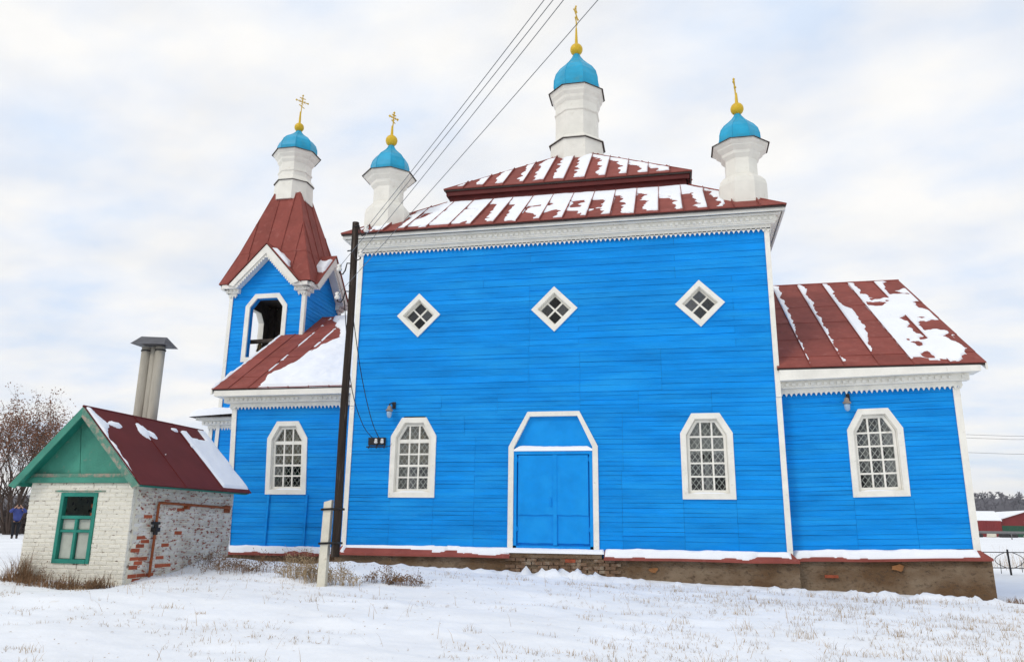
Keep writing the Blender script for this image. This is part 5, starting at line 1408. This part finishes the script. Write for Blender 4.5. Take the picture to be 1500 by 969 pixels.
obb(m, c, 0, .20, 1.585, .07, .035, .045); obb(m, c, 0, .20, 1.638, .03, .03, .012)
camb = c+vd*.235+Vector((0, 0, 1.58)); m.tube([camb, camb+vd*.11], .036, 12)
m.build('photo_camera', IRON, label='black camera held up to the eyes of the person in blue', cat='camera')

# ------------------------------------------------------------------ right background
fe = empty('metal_fence', (11.5, 31.2, gz(11.5, 31.2)), 'thin rusty metal fence with curved bars beyond the church corner', 'fence')
FEN = [(9.0+1.15*i, 30.6+.16*i) for i in range(8)]
for i, (x, y) in enumerate(FEN):
    z = gz(x, y); m = MB(); m.tube([(x, y, z-.2), (x-.03, y, z+.86)], .034, 8); m.build('post', IRON, fe)
    if i+1 < len(FEN):
        x2, y2 = FEN[i+1]; z2 = gz(x2, y2); a = Vector((x, y, z)); b = Vector((x2, y2, z2))
        for zr in (.24, .76):
            m = MB(); m.tube([a+Vector((0, 0, zr)), b+Vector((0, 0, zr))], .015, 5); m.build('rail', IRON, fe)
        m = MB(); c_ = (a+b)/2
        for s_ in (-1, 1):
            pts = []
            for k in range(11):
                t = -1+2*k/10; off = .10+.42*t*t; pts.append(c_+(b-a).normalized()*s_*off*.9+Vector((0, 0, .5+.26*t)))
            m.tube(pts, .012, 5)
        m.tube([a.lerp(b, .33)+Vector((0, 0, .1)), a.lerp(b, .33)+Vector((0, 0, .5))], .011, 5); m.tube([a.lerp(b, .72)+Vector((0, 0, .05)), a.lerp(b, .72)+Vector((0, 0, .5))], .011, 5)
        m.build('curved_bars', IRON, fe)
weeds('weed_stalks', 14.0, 38.0, 420, 2.2, .75, 'tall pale dry grass growing beyond the metal fence', None, GRASSM, heads=False, sy=.9)
# snow-capped pipe rail and tyre-dark lumps in front of the barn
m = MB(); pts = [(30+6*i, 95+2*i, gz(30+6*i, 95+2*i)+.75) for i in range(6)]
m.tube(pts, .16, 6)
for p in pts: m.tube([(p[0], p[1], p[2]-1.2), p], .06, 5)
m.build('pipe_rail', WIREM, label='long low pipe rail across the snow in front of the red barn', cat='rail')
for i in range(13):
    rg = random.Random(i+80); x = 43.5+1.75*i+rg.uniform(-.3, .3); y = 138+.35*i; z = gz(x, y); r_ = rg.uniform(.45, .8)
    mb = MB(); prof = [(r_*.7, z-.1), (r_*1.0, z+.2*r_), (r_*.9, z+.7*r_), (r_*.35, z+.95*r_)]; mb.lathe(prof, 9, x, y, rg.uniform(0, 1))
    mb.v = [(q[0]+rg.uniform(-.1, .1), q[1]+rg.uniform(-.1, .1), q[2]+rg.uniform(-.08, .08)) for q in mb.v]
    mb.build('boulder', IRON if i % 3 else CONC, label=('dark boulder in the row below the red barn' if i % 3 else 'pale boulder in the row below the red barn'), cat='boulder', group='row of boulders below the barn')
barn = empty('barn', (60, 160, gz(60, 160)), 'red barn with snow covered gable roof on the far side of the field', 'barn')
bz = gz(60, 160)-.2
def L3(x, y, z): return (x, y, z)
bx0, bx1, by0, by1 = 57.0, 66.5, 158.5, 172.0
gx = (bx0+bx1)/2
m = MB(); m.box(bx0, bx1, by0, by1, bz, 3.4); m.prism([(bx0, by0, 3.4), (bx1, by0, 3.4), (gx, by0, 4.9)], [(bx0, by1, 3.4), (bx1, by1, 3.4), (gx, by1, 4.9)]); m.build('wall', BARNRED, barn)
for s_ in (-1, 1):
    m = MB(); ex = gx+s_*(gx-bx0+.5); m.prism([(gx, by0-.4, 4.95), (ex, by0-.4, 3.25), (ex, by0-.4, 3.45), (gx, by0-.4, 5.15)], [(gx, by1, 4.95), (ex, by1, 3.25), (ex, by1, 3.45), (gx, by1, 5.15)]); m.build('roof', SNOW, barn)
m = MB(); m.box(61.2, 62.2, by0-.05, by0+.02, 2.6, 3.3); m.build('window', WHITE, barn)
m = MB(); m.tube([(gx+.3, by0+3, 4.8), (gx+.3, by0+3, 5.9)], .15, 6); m.build('chimney', TIN, barn)
# lower lean-to wing reaching left, its snow roof seen from the front
m = MB(); m.prism([(49.0, 156.9, 3.15), (57.0, 156.9, 3.15), (58.5, 164, 4.9), (52.0, 164, 4.9)], [(49.0, 156.9, 3.35), (57.0, 156.9, 3.35), (58.5, 164, 5.1), (52.0, 164, 5.1)]); m.build('lean_to_roof', SNOW, barn)
m = MB(); m.box(49.5, 56.9, 157.2, 163.5, bz, 3.2); m.build('lean_to_wall', BARNRED, barn)
fpan = empty('sheet_fence', (55, 150, gz(55, 150)), 'dark red corrugated sheet fence standing before the barn', 'fence')
gpan = empty('sheet_fence', (60, 150, gz(60, 150)), 'dark green corrugated sheet fence standing before the barn', 'fence')
for (ex, xa, xb, ya, yb_, mt, hh) in ((fpan, 44.0, 54.2, 147.5, 149.6, BARNRED, 2.7), (gpan, 54.25, 68.0, 149.62, 152.2, GREENF, 1.9)):
    n = int((xb-xa)/1.15)
    for i in range(n):
        a = xa+(xb-xa)*i/n; b = xa+(xb-xa)*(i+1)/n-.02; mb = MB(); k = 8; vs = []
        for j in range(k+1):
            t = j/k; x = a+(b-a)*t; y = ya+(yb_-ya)*(x-xa)/(xb-xa)+(.04 if (j//1) % 2 else 0); vs += [(x, y, gz(x, y)-.1), (x, y, gz(x, y)+hh)]
        fs = [(2*j, 2*j+2, 2*j+3, 2*j+1) for j in range(k)]; mb.add(vs, fs)
        mb.add([(v[0], v[1]+.03, v[2]) for v in vs], [f[::-1] for f in fs]); mb.build('panel', mt, ex)
# far wooded ridge
hx = np.linspace(-900, 1300, 120); hy = np.linspace(430, 1500, 40)
HX, HY = np.meshgrid(hx, hy)
HZ = -2+33*sst((HY-470)/400)*(.75+.5*fbm(HX*.004, HY*.004, 3))
hm = MB(); n2_, n1_ = HX.shape; ids = np.arange(n1_*n2_).reshape(n2_, n1_)
hm.add(np.stack([HX, HY, HZ], -1).reshape(-1, 3).tolist(), np.stack([ids[:-1, :-1], ids[:-1, 1:], ids[1:, 1:], ids[1:, :-1]], -1).reshape(-1, 4).tolist())
hm.build('hill', FARW, smooth=True, kind='structure', label='low wooded ridge on the horizon', cat='hill')
def hz(x, y): return float(-2+33*sst((y-470)/400)*(.75+.5*fbm(x*.004, y*.004, 3)))
wm = MB(); rg = random.Random(4)
for k in range(2600):
    x = rg.uniform(120, 520); y = rg.uniform(300, 900); z = max(hz(x, y), gz(x, y)) if y > 430 else gz(x, y); H1 = rg.uniform(4, 7)
    if y < 430 and rg.random() < .55: continue
    for q in range(7):
        a = rg.uniform(0, 6.28); r_ = rg.uniform(1.0, 3.2); c_ = Vector((x+math.cos(a)*r_*.5, y+math.sin(a)*r_*.5, z+H1*rg.uniform(.35, .95)))
        t = Vector((rg.gauss(0, 1), rg.gauss(0, 1), rg.gauss(0, 1))).normalized()*r_; o_ = t.orthogonal().normalized()*r_*rg.uniform(.3, .7)
        wm.add([c_-t, c_+o_, c_+t*.8], [(0, 1, 2)])
    wm.tube([(x, y, z-.3), (x, y, z+H1*.6)], [.25, .1], 3, cap=False)
wm.build('far_wood', FARW, kind='stuff', label='bare leafless wood covering the distant ridge', cat='wood')
for i in range(9):        # bare trees one can tell apart in front of the ridge
    tree('bare_tree', 62+i*5.2+3*math.sin(i*2.1), 205+6*math.cos(i*1.7), rnd.uniform(2.2, 3.2), 200+i, 'low bare leafless tree behind the red barn at the field edge', .5, 0, 4, .22, grp='bare trees behind the barn')
for i, z in enumerate((10.35, 12.1, 12.5)):
    m = MB(); m.tube([(-10, 92, z+1.0), (40, 104, z), (90, 118, z+1.0)], .022, 4); m.build('power_line', WIREM, label='thin distant power line crossing the sky beyond the church end', cat='wire', group='distant power lines')

# ------------------------------------------------------------------ winter air
hzm = bpy.data.materials.new('winter_haze'); hzm.use_nodes = True; t = hzm.node_tree; t.nodes.clear()
o_ = t.nodes.new('ShaderNodeOutputMaterial'); pv = t.nodes.new('ShaderNodeVolumePrincipled')
pv.inputs['Color'].default_value = (.86, .90, .97, 1); pv.inputs['Density'].default_value = .00022
t.links.new(pv.outputs[0], o_.inputs['Volume'])
m = MB(); m.box(-2900, 2900, -2900, 2900, -12, 62)
m.build('haze', hzm, kind='stuff', label='thin pale winter haze over the field', cat='haze')
